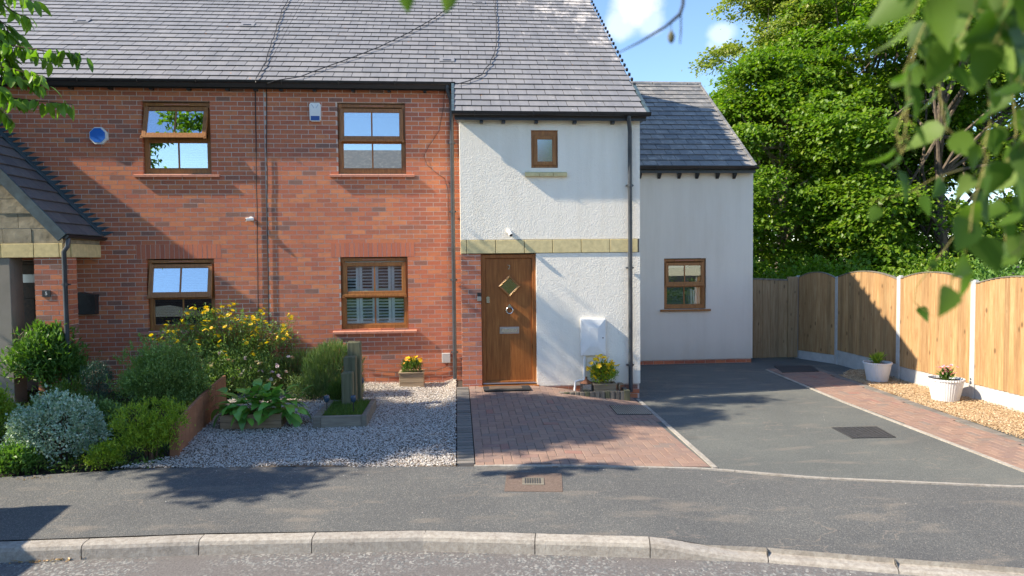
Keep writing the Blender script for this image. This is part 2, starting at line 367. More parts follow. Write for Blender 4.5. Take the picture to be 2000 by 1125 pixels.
def road_f(n):
    p = n.pos(); k = n.noise(p, 60, 3, .8); c = n.ramp(k, [(.3, (.092, .084, .082)), (.7, (.175, .162, .155))])
    zone = n.noise(n.pos((.5, 1.5, 1)), 2.2, 5, .65)
    gm = n.n('ShaderNodeNewGeometry'); sx = n.n('ShaderNodeSeparateXYZ'); n.l(gm.outputs['Position'], sx.inputs[0])
    v = n.voro(n.pos((1, .8, 1)), 62, 'Color'); sep = n.n('ShaderNodeSeparateColor'); n.l(v, sep.inputs[0])
    ch = n.math('MULTIPLY', n.rng(sep.outputs[0], .52, .60, 0, 1), n.rng(zone, .40, .54, 0, 1))
    col = n.ramp(sep.outputs[1], [(0, (.08, .085, .09)), (.5, (.19, .195, .19)), (1, (.30, .29, .27))]); c = n.mix(ch, c, col)
    n.col(c); n.set(Roughness=.88); n.bump(n.math('ADD', n.math('MULTIPLY', ch, .8), k), .8, .008)
MT['road'] = mat('road', road_f)
@defmat('patch')
def _(n):
    p = n.pos(); k = n.noise(p, 50, 5, .75); n.col(n.ramp(k, [(.3, (.085, .06, .048)), (.7, (.20, .145, .115))])); n.set(Roughness=.95); n.bump(k, .8, .006)
@defmat('block_paver')
def _(n):
    r = n.rnd(); p = n.pos(); base = n.ramp(r, [(0, (.235, .145, .11)), (.35, (.27, .17, .13)), (.6, (.20, .135, .115)), (.8, (.30, .19, .14)), (.93, (.19, .15, .13)), (1, (.28, .13, .10))])
    base = n.mix(n.rng(n.noise(p, 45, 6, .75), .4, .7, 0, .4), base, (.36, .26, .20)); base = n.mix(n.rng(n.noise(p, 2.2, 5, .7), .52, .72, 0, .35), base, (.17, .15, .125))
    n.col(base); n.set(Roughness=.88); n.bump(n.noise(p, 120, 5, .7), .6, .004)
@defmat('grey_paver')
def _(n):
    r = n.rnd(); p = n.pos(); base = n.ramp(r, [(0, (.12, .11, .10)), (.5, (.16, .15, .135)), (1, (.20, .18, .16))])
    base = n.mix(n.rng(n.noise(p, 45, 6, .75), .4, .7, 0, .4), base, (.24, .22, .18)); n.col(base); n.set(Roughness=.9); n.bump(n.noise(p, 120, 5, .7), .6, .004)
@defmat('sand')
def _(n):
    p = n.pos(); n.col(n.ramp(n.noise(p, 60, 5), [(.3, (.07, .055, .045)), (.7, (.15, .12, .095))])); n.set(Roughness=.95)
@defmat('white_gravel')
def _(n):
    r = n.n('ShaderNodeNewGeometry').outputs['Random Per Island']
    n.col(n.ramp(r, [(0, (.26, .24, .22)), (.15, (.40, .37, .34)), (.35, (.54, .51, .47)), (.6, (.66, .62, .57)), (.8, (.74, .71, .66)), (.93, (.50, .38, .30)), (1, (.82, .79, .74))])); n.set(Roughness=.75)
@defmat('gold_gravel')
def _(n):
    r = n.n('ShaderNodeNewGeometry').outputs['Random Per Island']
    n.col(n.ramp(r, [(0, (.22, .14, .07)), (.25, (.38, .26, .14)), (.5, (.50, .36, .21)), (.75, (.60, .46, .29)), (.9, (.34, .20, .10)), (1, (.68, .58, .42))])); n.set(Roughness=.75)
def wood(name, cs, sc=(16, 16, 1.1), knots=True, rough=.8):
    def f(n):
        r = n.rnd(); add = n.n('ShaderNodeCombineXYZ'); n.l(n.math('MULTIPLY', r, 13.0), add.inputs[2]); n.l(n.math('MULTIPLY', r, 3.0), add.inputs[0])
        va = n.n('ShaderNodeVectorMath', operation='ADD'); n.l(n.pos(sc), va.inputs[0]); n.l(add.outputs[0], va.inputs[1])
        k = n.noise(va.outputs[0], 1.7, 7, .68); c = n.ramp(k, [(.28, cs[0]), (.5, cs[1]), (.72, cs[2])])
        c = n.mix(1, c, n.ramp(r, [(0, (.78, .78, .76)), (.5, (1.0, .98, .97)), (1, (1.16, 1.14, 1.1))]), 'MULTIPLY')
        if knots:
            va2 = n.n('ShaderNodeVectorMath', operation='ADD'); n.l(n.pos((7, 7, 3.0)), va2.inputs[0]); n.l(add.outputs[0], va2.inputs[1])
            c = n.mix(n.rng(n.voro(va2.outputs[0], 1.0), .17, .07, 0, .8), c, tuple(x*.42 for x in cs[0]))
            c = n.mix(n.rng(n.noise(n.pos((3, 3, 1)), 1.6, 5, .6), .5, .75, 0, .4), c, tuple(x*.62 for x in cs[1]))
        n.col(c); n.set(Roughness=rough); n.bump(k, .35, .004)
    MT[name] = mat(name, f)
wood('fence_wood', ((.25, .135, .052), (.36, .215, .095), (.46, .31, .16))); wood('gate_wood', ((.22, .14, .07), (.33, .23, .12), (.42, .31, .18)))
wood('weathered_wood', ((.10, .09, .07), (.17, .15, .12), (.25, .225, .18)), knots=False); wood('planter_wood', ((.20, .14, .085), (.33, .24, .15), (.44, .34, .23)), (1.3, 9, 14), False)
wood('green_wood', ((.055, .055, .03), (.11, .11, .06), (.18, .17, .105)), knots=False); wood('brown_board', ((.20, .085, .045), (.28, .125, .065), (.36, .17, .09)), (2, 2, 5), False)
wood('grey_sleeper', ((.13, .115, .09), (.20, .18, .145), (.29, .265, .21)), (1.2, 8, 16), False)
def leaf(name, cs, trans=.35, rough=.45, spec=.4):
    m = bpy.data.materials.new(name); m.use_nodes = True; t = m.node_tree; b = t.nodes['Principled BSDF']; n = N(t, b)
    c = n.ramp(n.rnd(), [(i/(len(cs)-1), c) for i, c in enumerate(cs)]); n.col(c); n.set(Roughness=rough); n.set(**{'Specular_IOR_Level': spec})
    tl = n.n('ShaderNodeBsdfTranslucent'); mc = n.mix(1, c, (1.35, 1.55, .5), 'MULTIPLY'); n.l(mc, tl.inputs['Color'])
    mx = n.n('ShaderNodeMixShader'); mx.inputs[0].default_value = trans; n.l(b.outputs[0], mx.inputs[1]); n.l(tl.outputs[0], mx.inputs[2]); n.l(mx.outputs[0], t.nodes['Material Output'].inputs['Surface']); MT[name] = m
leaf('sycamore_leaf', [(.085, .17, .012), (.15, .26, .018), (.10, .20, .014), (.19, .30, .02), (.07, .15, .014), (.25, .32, .03)], .42)
leaf('yellow_tree_leaf', [(.17, .23, .035), (.26, .30, .05), (.13, .20, .03), (.36, .36, .09), (.19, .25, .04)], .4)
leaf('cherry_leaf', [(.08, .17, .016), (.13, .25, .022), (.18, .31, .03), (.10, .20, .018)], .42)
leaf('birch_leaf', [(.035, .085, .01), (.06, .125, .014), (.12, .20, .03), (.04, .095, .012), (.20, .28, .07)], .5, .55, .3)
leaf('potentilla_leaf', [(.13, .22, .06), (.19, .29, .08), (.25, .36, .11), (.15, .24, .06)], .3)
leaf('euonymus_leaf', [(.30, .44, .33), (.50, .60, .50), (.16, .30, .18), (.66, .72, .62), (.22, .36, .24), (.42, .54, .42)], .15)
leaf('hebe_leaf', [(.14, .24, .02), (.24, .36, .03), (.36, .46, .045), (.16, .27, .02)], .3)
leaf('conifer_leaf', [(.035, .085, .05), (.05, .11, .075), (.07, .13, .10)], .1)
leaf('broad_leaf', [(.085, .18, .035), (.11, .22, .04), (.15, .27, .05)], .3)
leaf('rosemary_leaf', [(.09, .17, .045), (.13, .21, .055), (.18, .26, .08), (.14, .17, .07)], .2)
leaf('grass_leaf', [(.06, .13, .02), (.10, .18, .03), (.14, .20, .04)], .3)
leaf('bergenia_leaf', [(.12, .30, .05), (.17, .38, .06), (.25, .46, .08), (.13, .33, .08), (.20, .40, .07)], .2, .3, .55)
leaf('yellow_petal', [(.85, .55, .01), (.9, .65, .02), (.8, .42, .01)], .25); leaf('orange_petal', [(.8, .28, .02), (.85, .5, .02), (.55, .13, .02)], .25)
leaf('pink_petal', [(.75, .5, .52), (.85, .72, .70), (.6, .3, .38)], .25); leaf('rose_petal', [(.65, .05, .12), (.85, .5, .5), (.8, .2, .3)], .25); leaf('lilac_petal', [(.35, .32, .45), (.45, .4, .5)], .2)
leaf('dry_stem', [(.32, .24, .18), (.42, .33, .26)], .1); leaf('fallen_leaf', [(.42, .24, .08), (.5, .34, .14), (.3, .15, .06)], .1)
# ------------------------------------------------------------------ array pieces
BOXF = np.array([[0, 3, 2, 1], [4, 5, 6, 7], [0, 1, 5, 4], [1, 2, 6, 5], [2, 3, 7, 6], [3, 0, 4, 7]])
def np_boxes(name, B, mat_, parent=None, M=None, kind='stuff'):
    """B rows x0,x1,y0,y1,z0,z1"""
    B = np.asarray(B, float); n = len(B)
    if n == 0: return None
    ix = np.array([[0, 2, 4], [1, 2, 4], [1, 3, 4], [0, 3, 4], [0, 2, 5], [1, 2, 5], [1, 3, 5], [0, 3, 5]])
    V = B[:, ix].reshape(-1, 3)
    if M is not None: A = np.array(M); V = V @ A[:3, :3].T + A[:3, 3]
    F = (BOXF[None]+8*np.arange(n)[:, None, None]).reshape(-1, 4)
    return np_mesh(name, V, F, mat_, parent, kind)
_unit = {}
def unit_box(key, mat_, bev=(.05, .05, .05)):
    if key not in _unit:
        m = MB(); m.box(-.5, .5, -.5, .5, -.5, .5); me = m.mesh(key); me.materials.append(mat_); _unit[key] = me
    return _unit[key]
def pieces(name, B, mat_, parent, M=None, limit=300, order=None, stuffname=None):
    """first `limit` boxes as own objects, the rest joined"""
    B = [tuple(b) for b in B]
    if order is not None: B = [B[i] for i in order]
    me = unit_box(name+mat_.name, mat_); Mx = M or Matrix(); q = Mx.to_quaternion().to_euler()
    for b in B[:limit]:
        o = bpy.data.objects.new(name, me); COL.objects.link(o)
        o.location = Mx @ Vector(((b[0]+b[1])/2, (b[2]+b[3])/2, (b[4]+b[5])/2)); o.rotation_euler = q; o.scale = (b[1]-b[0], b[3]-b[2], b[5]-b[4]); adopt(o, parent)
    if len(B) > limit: np_boxes(stuffname or name, B[limit:], mat_, parent, Mx)
def split_rects(x0, x1, z0, z1, holes):
    xs = sorted({x0, x1, *[v for h in holes for v in (h[0], h[1]) if x0 < v < x1]}); zs = sorted({z0, z1, *[v for h in holes for v in (h[2], h[3]) if z0 < v < z1]})
    outr = []
    for i in range(len(xs)-1):
        run = None
        for j in range(len(zs)-1):
            cx, cz = (xs[i]+xs[i+1])/2, (zs[j]+zs[j+1])/2
            solid = not any(h[0] < cx < h[1] and h[2] < cz < h[3] for h in holes)
            if solid:
                if run is None: run = [zs[j], zs[j+1]]
                else: run[1] = zs[j+1]
            if (not solid or j == len(zs)-2) and run: outr.append((xs[i], xs[i+1], *run)); run = None
    return outr
def shell(x0, x1, z0, z1, holes, y0, y1, name, m, parent, grow=.004):
    """solid wall with openings, welded into one mesh"""
    hs = [(a-grow, b+grow, c-grow, d+grow) for a, b, c, d in holes]
    xs = sorted({x0, x1, *[min(max(v, x0), x1) for h in hs for v in (h[0], h[1])]}); zs = sorted({z0, z1, *[min(max(v, z0), z1) for h in hs for v in (h[2], h[3])]})
    nx, nz = len(xs)-1, len(zs)-1
    sol = [[not any(h[0] < (xs[i]+xs[i+1])/2 < h[1] and h[2] < (zs[j]+zs[j+1])/2 < h[3] for h in hs) for j in range(nz)] for i in range(nx)]
    S_ = lambda i, j: 0 <= i < nx and 0 <= j < nz and sol[i][j]
    mb = MB()
    for i in range(nx):
        for j in range(nz):
            if not sol[i][j]: continue
            a, b, c, d = xs[i], xs[i+1], zs[j], zs[j+1]
            mb.add([(a, y0, c), (b, y0, c), (b, y0, d), (a, y0, d)], [(0, 1, 2, 3)]); mb.add([(a, y1, c), (b, y1, c), (b, y1, d), (a, y1, d)], [(3, 2, 1, 0)])
            if not S_(i-1, j): mb.add([(a, y0, c), (a, y0, d), (a, y1, d), (a, y1, c)], [(0, 1, 2, 3)])
            if not S_(i+1, j): mb.add([(b, y0, c), (b, y0, d), (b, y1, d), (b, y1, c)], [(3, 2, 1, 0)])
            if not S_(i, j-1): mb.add([(a, y0, c), (b, y0, c), (b, y1, c), (a, y1, c)], [(3, 2, 1, 0)])
            if not S_(i, j+1): mb.add([(a, y0, d), (b, y0, d), (b, y1, d), (a, y1, d)], [(0, 1, 2, 3)])
    return mb.build(name, m, parent)
def brick_list(x0, x1, z0, z1, holes, yf=0.0, depth=.1, zoff=.1, xoff=0.0, L=.225, H=.075, j=.0105):
    outb = []; n0 = math.floor((z0-zoff)/H)
    k = n0
    while True:
        za, zb = zoff+k*H, zoff+k*H+H-j
        if za >= z1-.01: break
        k += 1
        if zb <= z0+.015: continue
        za, zb = max(za, z0), min(zb, z1)
        blk = sorted([(h[0], h[1]) for h in holes if h[2] < (za+zb)/2 < h[3] and h[1] > x0 and h[0] < x1]); spans = []; c = x0
        for a, b in blk:
            if a > c: spans.append((c, a))
            c = max(c, b)
        if c < x1: spans.append((c, x1))
        off = xoff+(.5*L if k % 2 else 0)
        for a, b in spans:
            i = math.floor((a-off)/L)
            while True:
                xa, xb = off+i*L, off+i*L+L-j; i += 1
                if xa >= b-.005: break
                xa, xb = max(xa, a), min(xb, b)
                if xb-xa < .02: continue
                dy = random.uniform(-.0004, .0003); e = lambda: random.uniform(-.0014, .0014)
                outb.append((xa+e() if xa > a else xa, xb+e() if xb < b else xb, yf+dy, yf+depth, za+e(), zb+e()))
    return outb
def near_order(B, f=lambda b: ((b[0]+b[1])/2, (b[2]+b[3])/2, (b[4]+b[5])/2), ok=lambda p: True, M=None):
    def key(i):
        p = Vector(f(B[i]));
        if M is not None: p = M @ p
        return (0 if ok(p) else 1, (p-Vector(CAM)).length)
    return sorted(range(len(B)), key=key)
# ------------------------------------------------------------------ GROUND
def strip_grid(name, m, xs, ylo, yhi, dz=0.0, ny=24, parent=None, kind='structure'):
    mb = MB(); vs = []; fs = []
    for x in xs:
        a, b = ylo(x), yhi(x)
        for j in range(ny+1):
            y = a+(b-a)*j/ny; vs.append((x, y, g(x, y)+dz))
    n = ny+1
    for i in range(len(xs)-1):
        for j in range(ny): fs.append((i*n+j, (i+1)*n+j, (i+1)*n+j+1, i*n+j+1))
    mb.add(vs, fs); return mb.build(name, m, parent, smooth=True, kind=kind)
mb = MB(); mb.box(-400, 400, -400, 400, -3.0, -.46); mb.build('ground', MT['soil'], kind='structure')
mb = MB(); mb.box(-90, 90, -13.4, -5.6, -.45, -.320); mb.build('road', MT['road'], kind='structure')
mb = MB(); mb.box(-90, 90, -15.6, -13.4, -.45, -.20); mb.build('far_pavement', MT['asphalt'], kind='structure')
mb = MB(); mb.box(-90, 90, -60, -15.6, -.45, -.19); mb.build('far_lawn', MT['grass_leaf'], kind='structure')
KW = .125
def bound_front(x):      # line between pavement and the plots
    return float(np.interp(x, BFX, BFY))
_pts = [G(0, 932), G(310, 914), G(560, 912), G(893, 911), G(1100, 911), G(1397, 917), G(1594, 935), G(2000, 953)]
BFX = [-30]+[p[0] for p in _pts]+[12]; BFY = [_pts[0][1]]+[p[1] for p in _pts]+[_pts[-1][1]-.9]
XS = list(np.arange(-30, -6, 2.0))+list(np.arange(-6, 9.01, .15))+list(np.arange(10, 31, 2.0))
strip_grid('pavement', MT['asphalt'], XS, lambda x: kerb_y(x)+.004, lambda x: bound_front(x)-.002, 0.0)
XD = list(np.arange(2.5, 6.95, .12))
DRX0 = 2.86
strip_grid('driveway', MT['drive_asphalt'], XD, lambda x: bound_front(x)+.03, lambda x: 5.0, .001, 40)
XB = list(np.arange(-30, -3, 1.5))+list(np.arange(-3, 2.95, .12))
strip_grid('garden_soil', MT['soil'], XB, lambda x: bound_front(x)+.002, lambda x: 1.5, -.035, 30)
strip_grid('side_yard', MT['drive_asphalt'], list(np.arange(6.9, 30, .4)), lambda x: bound_front(x)-.4, lambda x: 30, -.03, 40)
# kerb stones: each one a part of the kerb
kerb = empty('kerb', (0, -6, -.3)); kerb['kind'] = 'structure'
def arc_pts():
    P = [Vector((a, b, 0)) for a, b in zip(KX, KY)]; return P
def along(P, s):
    for a, b in zip(P, P[1:]):
        L = (b-a).length
        if s <= L: return a+(b-a)*(s/L), (b-a).normalized()
        s -= L
    return P[-1], (P[-1]-P[-2]).normalized()
P_ = arc_pts(); tot = sum((b-a).length for a, b in zip(P_, P_[1:])); s0 = 0
sp = 0
for a, b in zip(P_[:4], P_[1:5]): sp += (b-a).length      # arc length at x=-.25
j0 = sp - .915*int(sp/.915)
def ktop(x): return -.2-.09*sm(1.5, 2.35, x)
s = j0-.915
while s < tot-.95:
    a, ta = along(P_, max(s, 0)+.004); b, tb = along(P_, s+.911)
    mb = MB(); n = 8; vs = []
    for i in range(n+1):
        p = a.lerp(b, i/n); q, t = along(P_, max(0, s)+.004+(.907)*i/n); nrm = Vector((t.y, -t.x, 0)); z = ktop(q.x)+random.uniform(-.0012, .0012)
        for (o, h) in ((-.0, -.25), (0, z), (KW-.035, z-.001), (KW-.012, z-.012), (KW, z-.038), (KW+.012, -.45)): 
            w = q+nrm*(o+random.uniform(-.001, .001)); vs.append((w.x, w.y, h))
    fs = [(i*6+k, (i+1)*6+k, (i+1)*6+k+1, i*6+k+1) for i in range(n) for k in range(5)]+[(0, 1, 2, 3, 4, 5), tuple(n*6+k for k in range(6))[::-1]]
    mb.add(vs, fs); mb.build('kerb_stone', MT['concrete'], kerb); s += .915
# gravel beds
def gravel(name, m, inside, x0, x1, y0, y1, n, size, dz=0.0, heap=.02):
    c = RNG.uniform((x0, y0), (x1, y1), (n*2, 2)); keep = np.array([inside(a, b) for a, b in c]); c = c[keep][:n]; n = len(c)
    base = np.array([[1, 0, 0], [-.9, .1, 0], [0, 1, .1], [.1, -1, 0], [0, 0, .8], [0, 0, -.8]], float)
    F = np.array([[0, 2, 4], [2, 1, 4], [1, 3, 4], [3, 0, 4], [2, 0, 5], [1, 2, 5], [3, 1, 5], [0, 3, 5]])
    V = base[None]*RNG.uniform(.55, 1.25, (n, 6, 1))*(size*RNG.uniform(.5, 1.25, (n, 1, 1)))*np.array([1, .75, .6])
    a = RNG.uniform(0, 6.28, n); tl = RNG.uniform(-.7, .7, n); ca, sa = np.cos(a), np.sin(a)
    x = V[..., 0]*ca[:, None]-V[..., 1]*sa[:, None]; y = V[..., 0]*sa[:, None]+V[..., 1]*ca[:, None]; z = V[..., 2]+x*tl[:, None]*.5
    zz = np.array([g(p[0], p[1]) for p in c])+dz+RNG.uniform(-.004, heap, n)+.012*np.sin(c[:, 0]*3.1+1.3*np.sin(c[:, 1]*2.3))
    V = np.stack([x+c[:, :1], y+c[:, 1:], z+zz[:, None]], -1).reshape(-1, 3); F = (F[None]+6*np.arange(n)[:, None, None]).reshape(-1, 3)
    return np_mesh(name, V, F, m)
DIV0 = G(343, 893); DIV1 = G(452, 778)      # foot of the brown board divider
def left_gravel(x, y):
    if x > .0 or y > -.01: return False
    if y < bound_front(x)+.01: return False
    xb = np.interp(y, [DIV0[1], DIV1[1], 0], [DIV0[0], DIV1[0], DIV1[0]]) if y > DIV0[1] else DIV0[0]-(DIV0[1]-y)*1.3
    return x > xb
gr = gravel('gravel', MT['white_gravel'], left_gravel, -4.2, .02, -4.7, -.01, 62000, .0118); tag(gr, 'pale grey and white stone chippings of the front garden bed', 'gravel', kind='stuff')
def sheet(name, m, inside, x0, x1, y0, y1, st, dz, kind='structure'):
    mb = MB(); xs = np.arange(x0, x1, st); ys = np.arange(y0, y1, st)
    for x in xs:
        for y in ys:
            if inside(x+st/2, y+st/2): mb.add([(a, b, g(a, b)+dz) for a, b in ((x, y), (x+st, y), (x+st, y+st), (x, y+st))], [(0, 1, 2, 3)])
    return mb.build(name, m, kind=kind)
sheet('gravel_bed', MT['joint'], left_gravel, -4.2, .02, -4.7, .0, .1, -.012)
# right hand side strips, measured on the photograph
RE = [(G(1500, 725)), G(1640, 784), G(2000, 923)]        # outer edge of the asphalt drive / inner edge of block path
RG = [G(1552, 703), G(1700, 762), G(1850, 810), G(2000, 862)]     # path / gravel line
def lin(P, y):
    P = sorted(P, key=lambda p: p[1]); xs = [p[1] for p in P]; v = [p[0] for p in P]
    if y < xs[0]: k = (v[1]-v[0])/(xs[1]-xs[0]); return v[0]+k*(y-xs[0])
    if y > xs[-1]: k = (v[-1]-v[-2])/(xs[-1]-xs[-2]); return v[-1]+k*(y-xs[-1])
    return float(np.interp(y, xs, v))
def right_edge(y): return lin(RE, y)
def path_edge(y): return lin([RG[0], RG[-1]], y)
def in_rgravel(x, y): return path_edge(y)+.02 < x < 8.06 and bound_front(x) < y < 1.05+.25*math.sin(x*5)
gg = gravel('gravel', MT['gold_gravel'], in_rgravel, 6.2, 8.1, -6.0, 1.3, 30000, .014, .0, .025); tag(gg, 'golden stone chippings between block path and timber fence', 'gravel', kind='stuff')
sheet('fence_bed', MT['gold_gravel'], in_rgravel, 6.2, 8.1, -6.0, 1.4, .1, -.006)
# herringbone block paving
def herring(name, thingname, x0, x1, y0, y1, inside, label=None, ox=0, oy=0, dz=.0, m='block_paver'):
    t = empty(thingname, ((x0+x1)/2, (y0+y1)/2, g((x0+x1)/2, (y0+y1)/2))); t['kind'] = 'structure'
    c = .1; L = []
    for i in range(-2, int((x1-x0)/c)+3):
        for j in range(-2, int((y1-y0)/c)+3):
            k = (i-j) % 4
            if k == 0: r = (i, j, 2, 1)
            elif k == 3: r = (i, j, 1, 2)
            else: continue
            xa, ya = x0+r[0]*c+ox, y0+r[1]*c+oy; cx, cy = xa+r[2]*c/2, ya+r[3]*c/2
            c1 = (xa+c/2, ya+c/2); c2 = (xa+(r[2]-.5)*c, ya+(r[3]-.5)*c); i1, i2 = inside(*c1), inside(*c2)
            if i1 and i2: L.append((cx, cy, r[2]*c-.005, r[3]*c-.005))
            elif i1 or i2: q_ = c1 if i1 else c2; L.append((q_[0], q_[1], c-.005, c-.005))
    L.sort(key=lambda p: (p[0]-CAM[0])**2+(p[1]-CAM[1])**2)
    me = MB(); me.box(-.5, .5, -.5, .5, -.5, .5); u = me.mesh('paver')
    b = MB(); b.v = []; hb = .06
    def unit(lx, ly):
        q = MB(); q.box(-lx/2, lx/2, -ly/2, ly/2, -hb, 0, .004); z = q.mesh('paver'); z.materials.append(MT[m]); return z
    U = {(2, 1): unit(.195, .095), (1, 2): unit(.095, .195), (1, 1): unit(.095, .095)}
    stuff = MB()
    for q, (cx, cy, lx, ly) in enumerate(L):
        dzx = (g(cx+.05, cy)-g(cx-.05, cy))/.1; dzy = (g(cx, cy+.05)-g(cx, cy-.05))/.1
        z = g(cx, cy)+dz+.012+random.uniform(-.0018, .0018)
        if q < 300:
            o = bpy.data.objects.new('paver', U[(2 if lx > .12 else 1, 2 if ly > .12 else 1)]); COL.objects.link(o); o.location = (cx, cy, z); o.rotation_euler = (math.atan(dzy)+random.uniform(-.006, .006), -math.atan(dzx)+random.uniform(-.006, .006), random.uniform(-.008, .008)); adopt(o, t)
        else:
            stuff.m = Matrix.Translation((cx, cy, z)) @ Euler((math.atan(dzy), -math.atan(dzx), 0)).to_matrix().to_4x4(); stuff.box(-lx/2, lx/2, -ly/2, ly/2, -hb, 0, .004)
    if stuff.v: stuff.build('paver', MT[m], t, kind='stuff')
    sheet(thingname+'_sand', MT['sand'], inside, x0-.1, x1+.1, y0-.1, y1+.1, .1, .008)
    return t
PR = [G(1258, 792), G(1393, 912)]
def pav_right(y): return lin(PR, y)
def in_pav(x, y): return .205 < x < pav_right(y)-.06 and bound_front(x)+.02 < y < -.86
herring('paver', 'block_paving', .205, 3.05, -4.75, -.8, in_pav)
def in_rpath(x, y): return right_edge(y)+.06 < x < path_edge(y)-.15 and bound_front(x) < y < 1.6
herring('paver', 'side_path', 5.4, 7.3, -6.0, 1.7, in_rpath)
def row_blocks(thingname, m, pts, w, L=.1, dz=.012):
    t = empty(thingname, tuple(pts[0])); t['kind'] = 'structure'; u = MB(); u.box(-w/2, w/2, -(L-.004)/2, (L-.004)/2, -.06, 0, .004); me = u.mesh('paver'); me.materials.append(m)
    P = [Vector((p[0], p[1], 0)) for p in pts]; tot = sum((b-a).length for a, b in zip(P, P[1:])); s = L/2
    while s < tot:
        p, d = along(P, s); o = bpy.data.objects.new('paver', me); COL.objects.link(o); o.location = (p.x, p.y, g(p.x, p.y)+dz+random.uniform(-.002, .002)); o.rotation_euler = (math.asin(max(-.2, min(.2, (g(p.x, p.y+.05)-g(p.x, p.y-.05))/.1))), 0, math.atan2(d.y, d.x)-math.pi/2); adopt(o, t); s += L
row_blocks('grey_block_border', MT['grey_paver'], [(.105, -.87), (.105, bound_front(.1)+.02)], .185)
row_blocks('charcoal_border', MT['grey_paver'], [(path_edge(1.6)-.075, 1.6), (path_edge(-6)-.075, -5.9)], .14)
def edging(thingname, pts, w=.05, L=.915, up=.014, m='concrete'):
    t = empty(thingname, tuple(pts[0])); t['kind'] = 'structure'; P = [Vector((p[0], p[1], 0)) for p in pts]; tot = sum((b-a).length for a, b in zip(P, P[1:])); s = 0
    while s < tot-.1:
        e = min(s+L-.006, tot-.001); mb = MB(); vs = []; n = 5
        for i in range(n+1):
            q, d = along(P, s+(e-s)*i/n); nr = Vector((-d.y, d.x, 0))
            for sgn in (-1, 1):
                w_ = q+nr*(sgn*w/2)
                for h in (-.1, 0): vs.append((w_.x, w_.y, g(q.x, q.y)+up+h+random.uniform(-.001, .001)))
        fs = []
        for i in range(n): 
            a = i*4; b = a+4; fs += [(a+1, b+1, b+3, a+3), (a, a+1, a+3, a+2)[:0] or (a, b, b+1, a+1), (a+2, a+3, b+3, b+2)]
        fs += [(0, 1, 3, 2), (n*4, n*4+2, n*4+3, n*4+1)]; mb.add(vs, fs); mb.build('edging_stone', MT[m], t); s += L
edging('front_edging', [(.19, bound_front(.19))]+[(x, bound_front(x)) for x in np.arange(.5, 11, .3)], .045)
edging('drive_edging', [(pav_right(y), y) for y in np.arange(-.98, bound_front(2.75), -.3)]+[(pav_right(bound_front(2.75)+.03), bound_front(2.75)+.03)], .055, up=.016)
edging('path_edging', [(right_edge(y)+.02, y) for y in np.arange(1.5, -5.3, -.3)], .05)
def strewn():
    c = []
    for _ in range(45):
        x, y = random.uniform(-4, 7), random.uniform(-5.9, -.9)
        if (x > 3 or y < bound_front(x)-.02) and y > kerb_y(x)+.05 and x < right_edge(y): c.append((x, y))
    for _ in range(60): x = random.uniform(-4, 4); c.append((x, bound_front(x)-abs(random.gauss(0, .12))-.02))
    for _ in range(40): x = random.uniform(-4, 4); c.append((x, kerb_y(x)-KW-.03-abs(random.gauss(0, .05))))
    mb = MB()
    for (x, y) in c:
        z = g(x, y)+.002 if y > kerb_y(x)-.02 else -.318; q = random.uniform(.002, .006)
        mb.add([(x+q, y, z), (x, y+q*.8, z), (x-q*.9, y, z), (x, y-q, z), (x+q*.1, y, z+q)], [(0, 1, 4), (1, 2, 4), (2, 3, 4), (3, 0, 4)])
    tag(mb.build('loose_stones', MT['white_gravel'], kind='stuff'), 'pale stone chips strewn over pavement, drive and gutter', 'gravel')
strewn()
# ------------------------------------------------------------------ HOUSE GEOMETRY
TP = R(37.2)                                   # roof pitch
RY0, RZ0 = -.19, 4.955                         # point on the slate plane at the brick eave
RIDGE_Y = 3.95; RIDGE_Z = RZ0+(RIDGE_Y-RY0)*math.tan(TP)
DR = -.85                                      # face of the rendered bay
RY1 = -1.03; RZ1 = RZ0+(RY1-RY0)*math.tan(TP)  # its lower eave
XJ = -3.072; XB0 = .105; XB1 = 2.955; XV = 3.02
house5 = empty('terraced_house', (-5, 0, 0), 'red brick terraced house at the left with stone gabled porch', 'house')
house2 = empty('end_terrace_house', (0, 0, 0), 'end terrace house of red brick with a white rendered entrance bay and oak door', 'house')
wing = empty('rendered_side_wing', (4.6, 2.5, -.2), 'lower pale rendered side wing set back behind the driveway', 'building')
WINS = {'UL': (-5.0, -3.93, 3.50, 4.665), 'LL': (-5.0, -3.93, .94, 2.115), 'UR': (-1.895, -.785, 3.50, 4.665), 'LR': (-1.895, -.785, .90, 2.115)}
ND = (-7.62, -6.62, -.1, 2.11)
def arch_hole(w): return (w[0]-.15, w[1]+.12, w[3], w[3]+.24)
holesL = [WINS['UL'], WINS['LL'], ND]; holesR = [WINS['UR'], WINS['LR']]
shell(-11.5, XJ-.004, -.3, 4.93, holesL, .0022, .3, 'wall', MT['mortar'], house5)
shell(XJ+.004, .25, -.3, 4.93, holesR, .0022, .3, 'wall', MT['mortar'], house2)
okb = lambda p: p.z > .9 and (p.x > -7) and not (p.x < -6 and p.z < 3)
BL = brick_list(-11.5, XJ-.006, -.05, 4.9, holesL+[arch_hole(WINS['LL'])]); BR = brick_list(XJ+.006, XB0, -.05, 4.9, holesR+[arch_hole(WINS['LR'])])
pieces('brick', BL, MT['brick'], house5, order=near_order(BL, ok=okb)); pieces('brick', BR, MT['brick'], house2, order=near_order(BR, ok=lambda p: p.z > .2))
for w, h in ((WINS['LL'], house5), (WINS['LR'], house2)):
    a = arch_hole(w); n = 18; st = (a[1]-a[0])/n
    pieces('soldier_brick', [(a[0]+i*st+.005, a[0]+(i+1)*st-.005, -.002+random.uniform(-.001, .001), .1, a[2]+.004, a[3]-.006) for i in range(n)], MT['red_soldier_brick'], h)
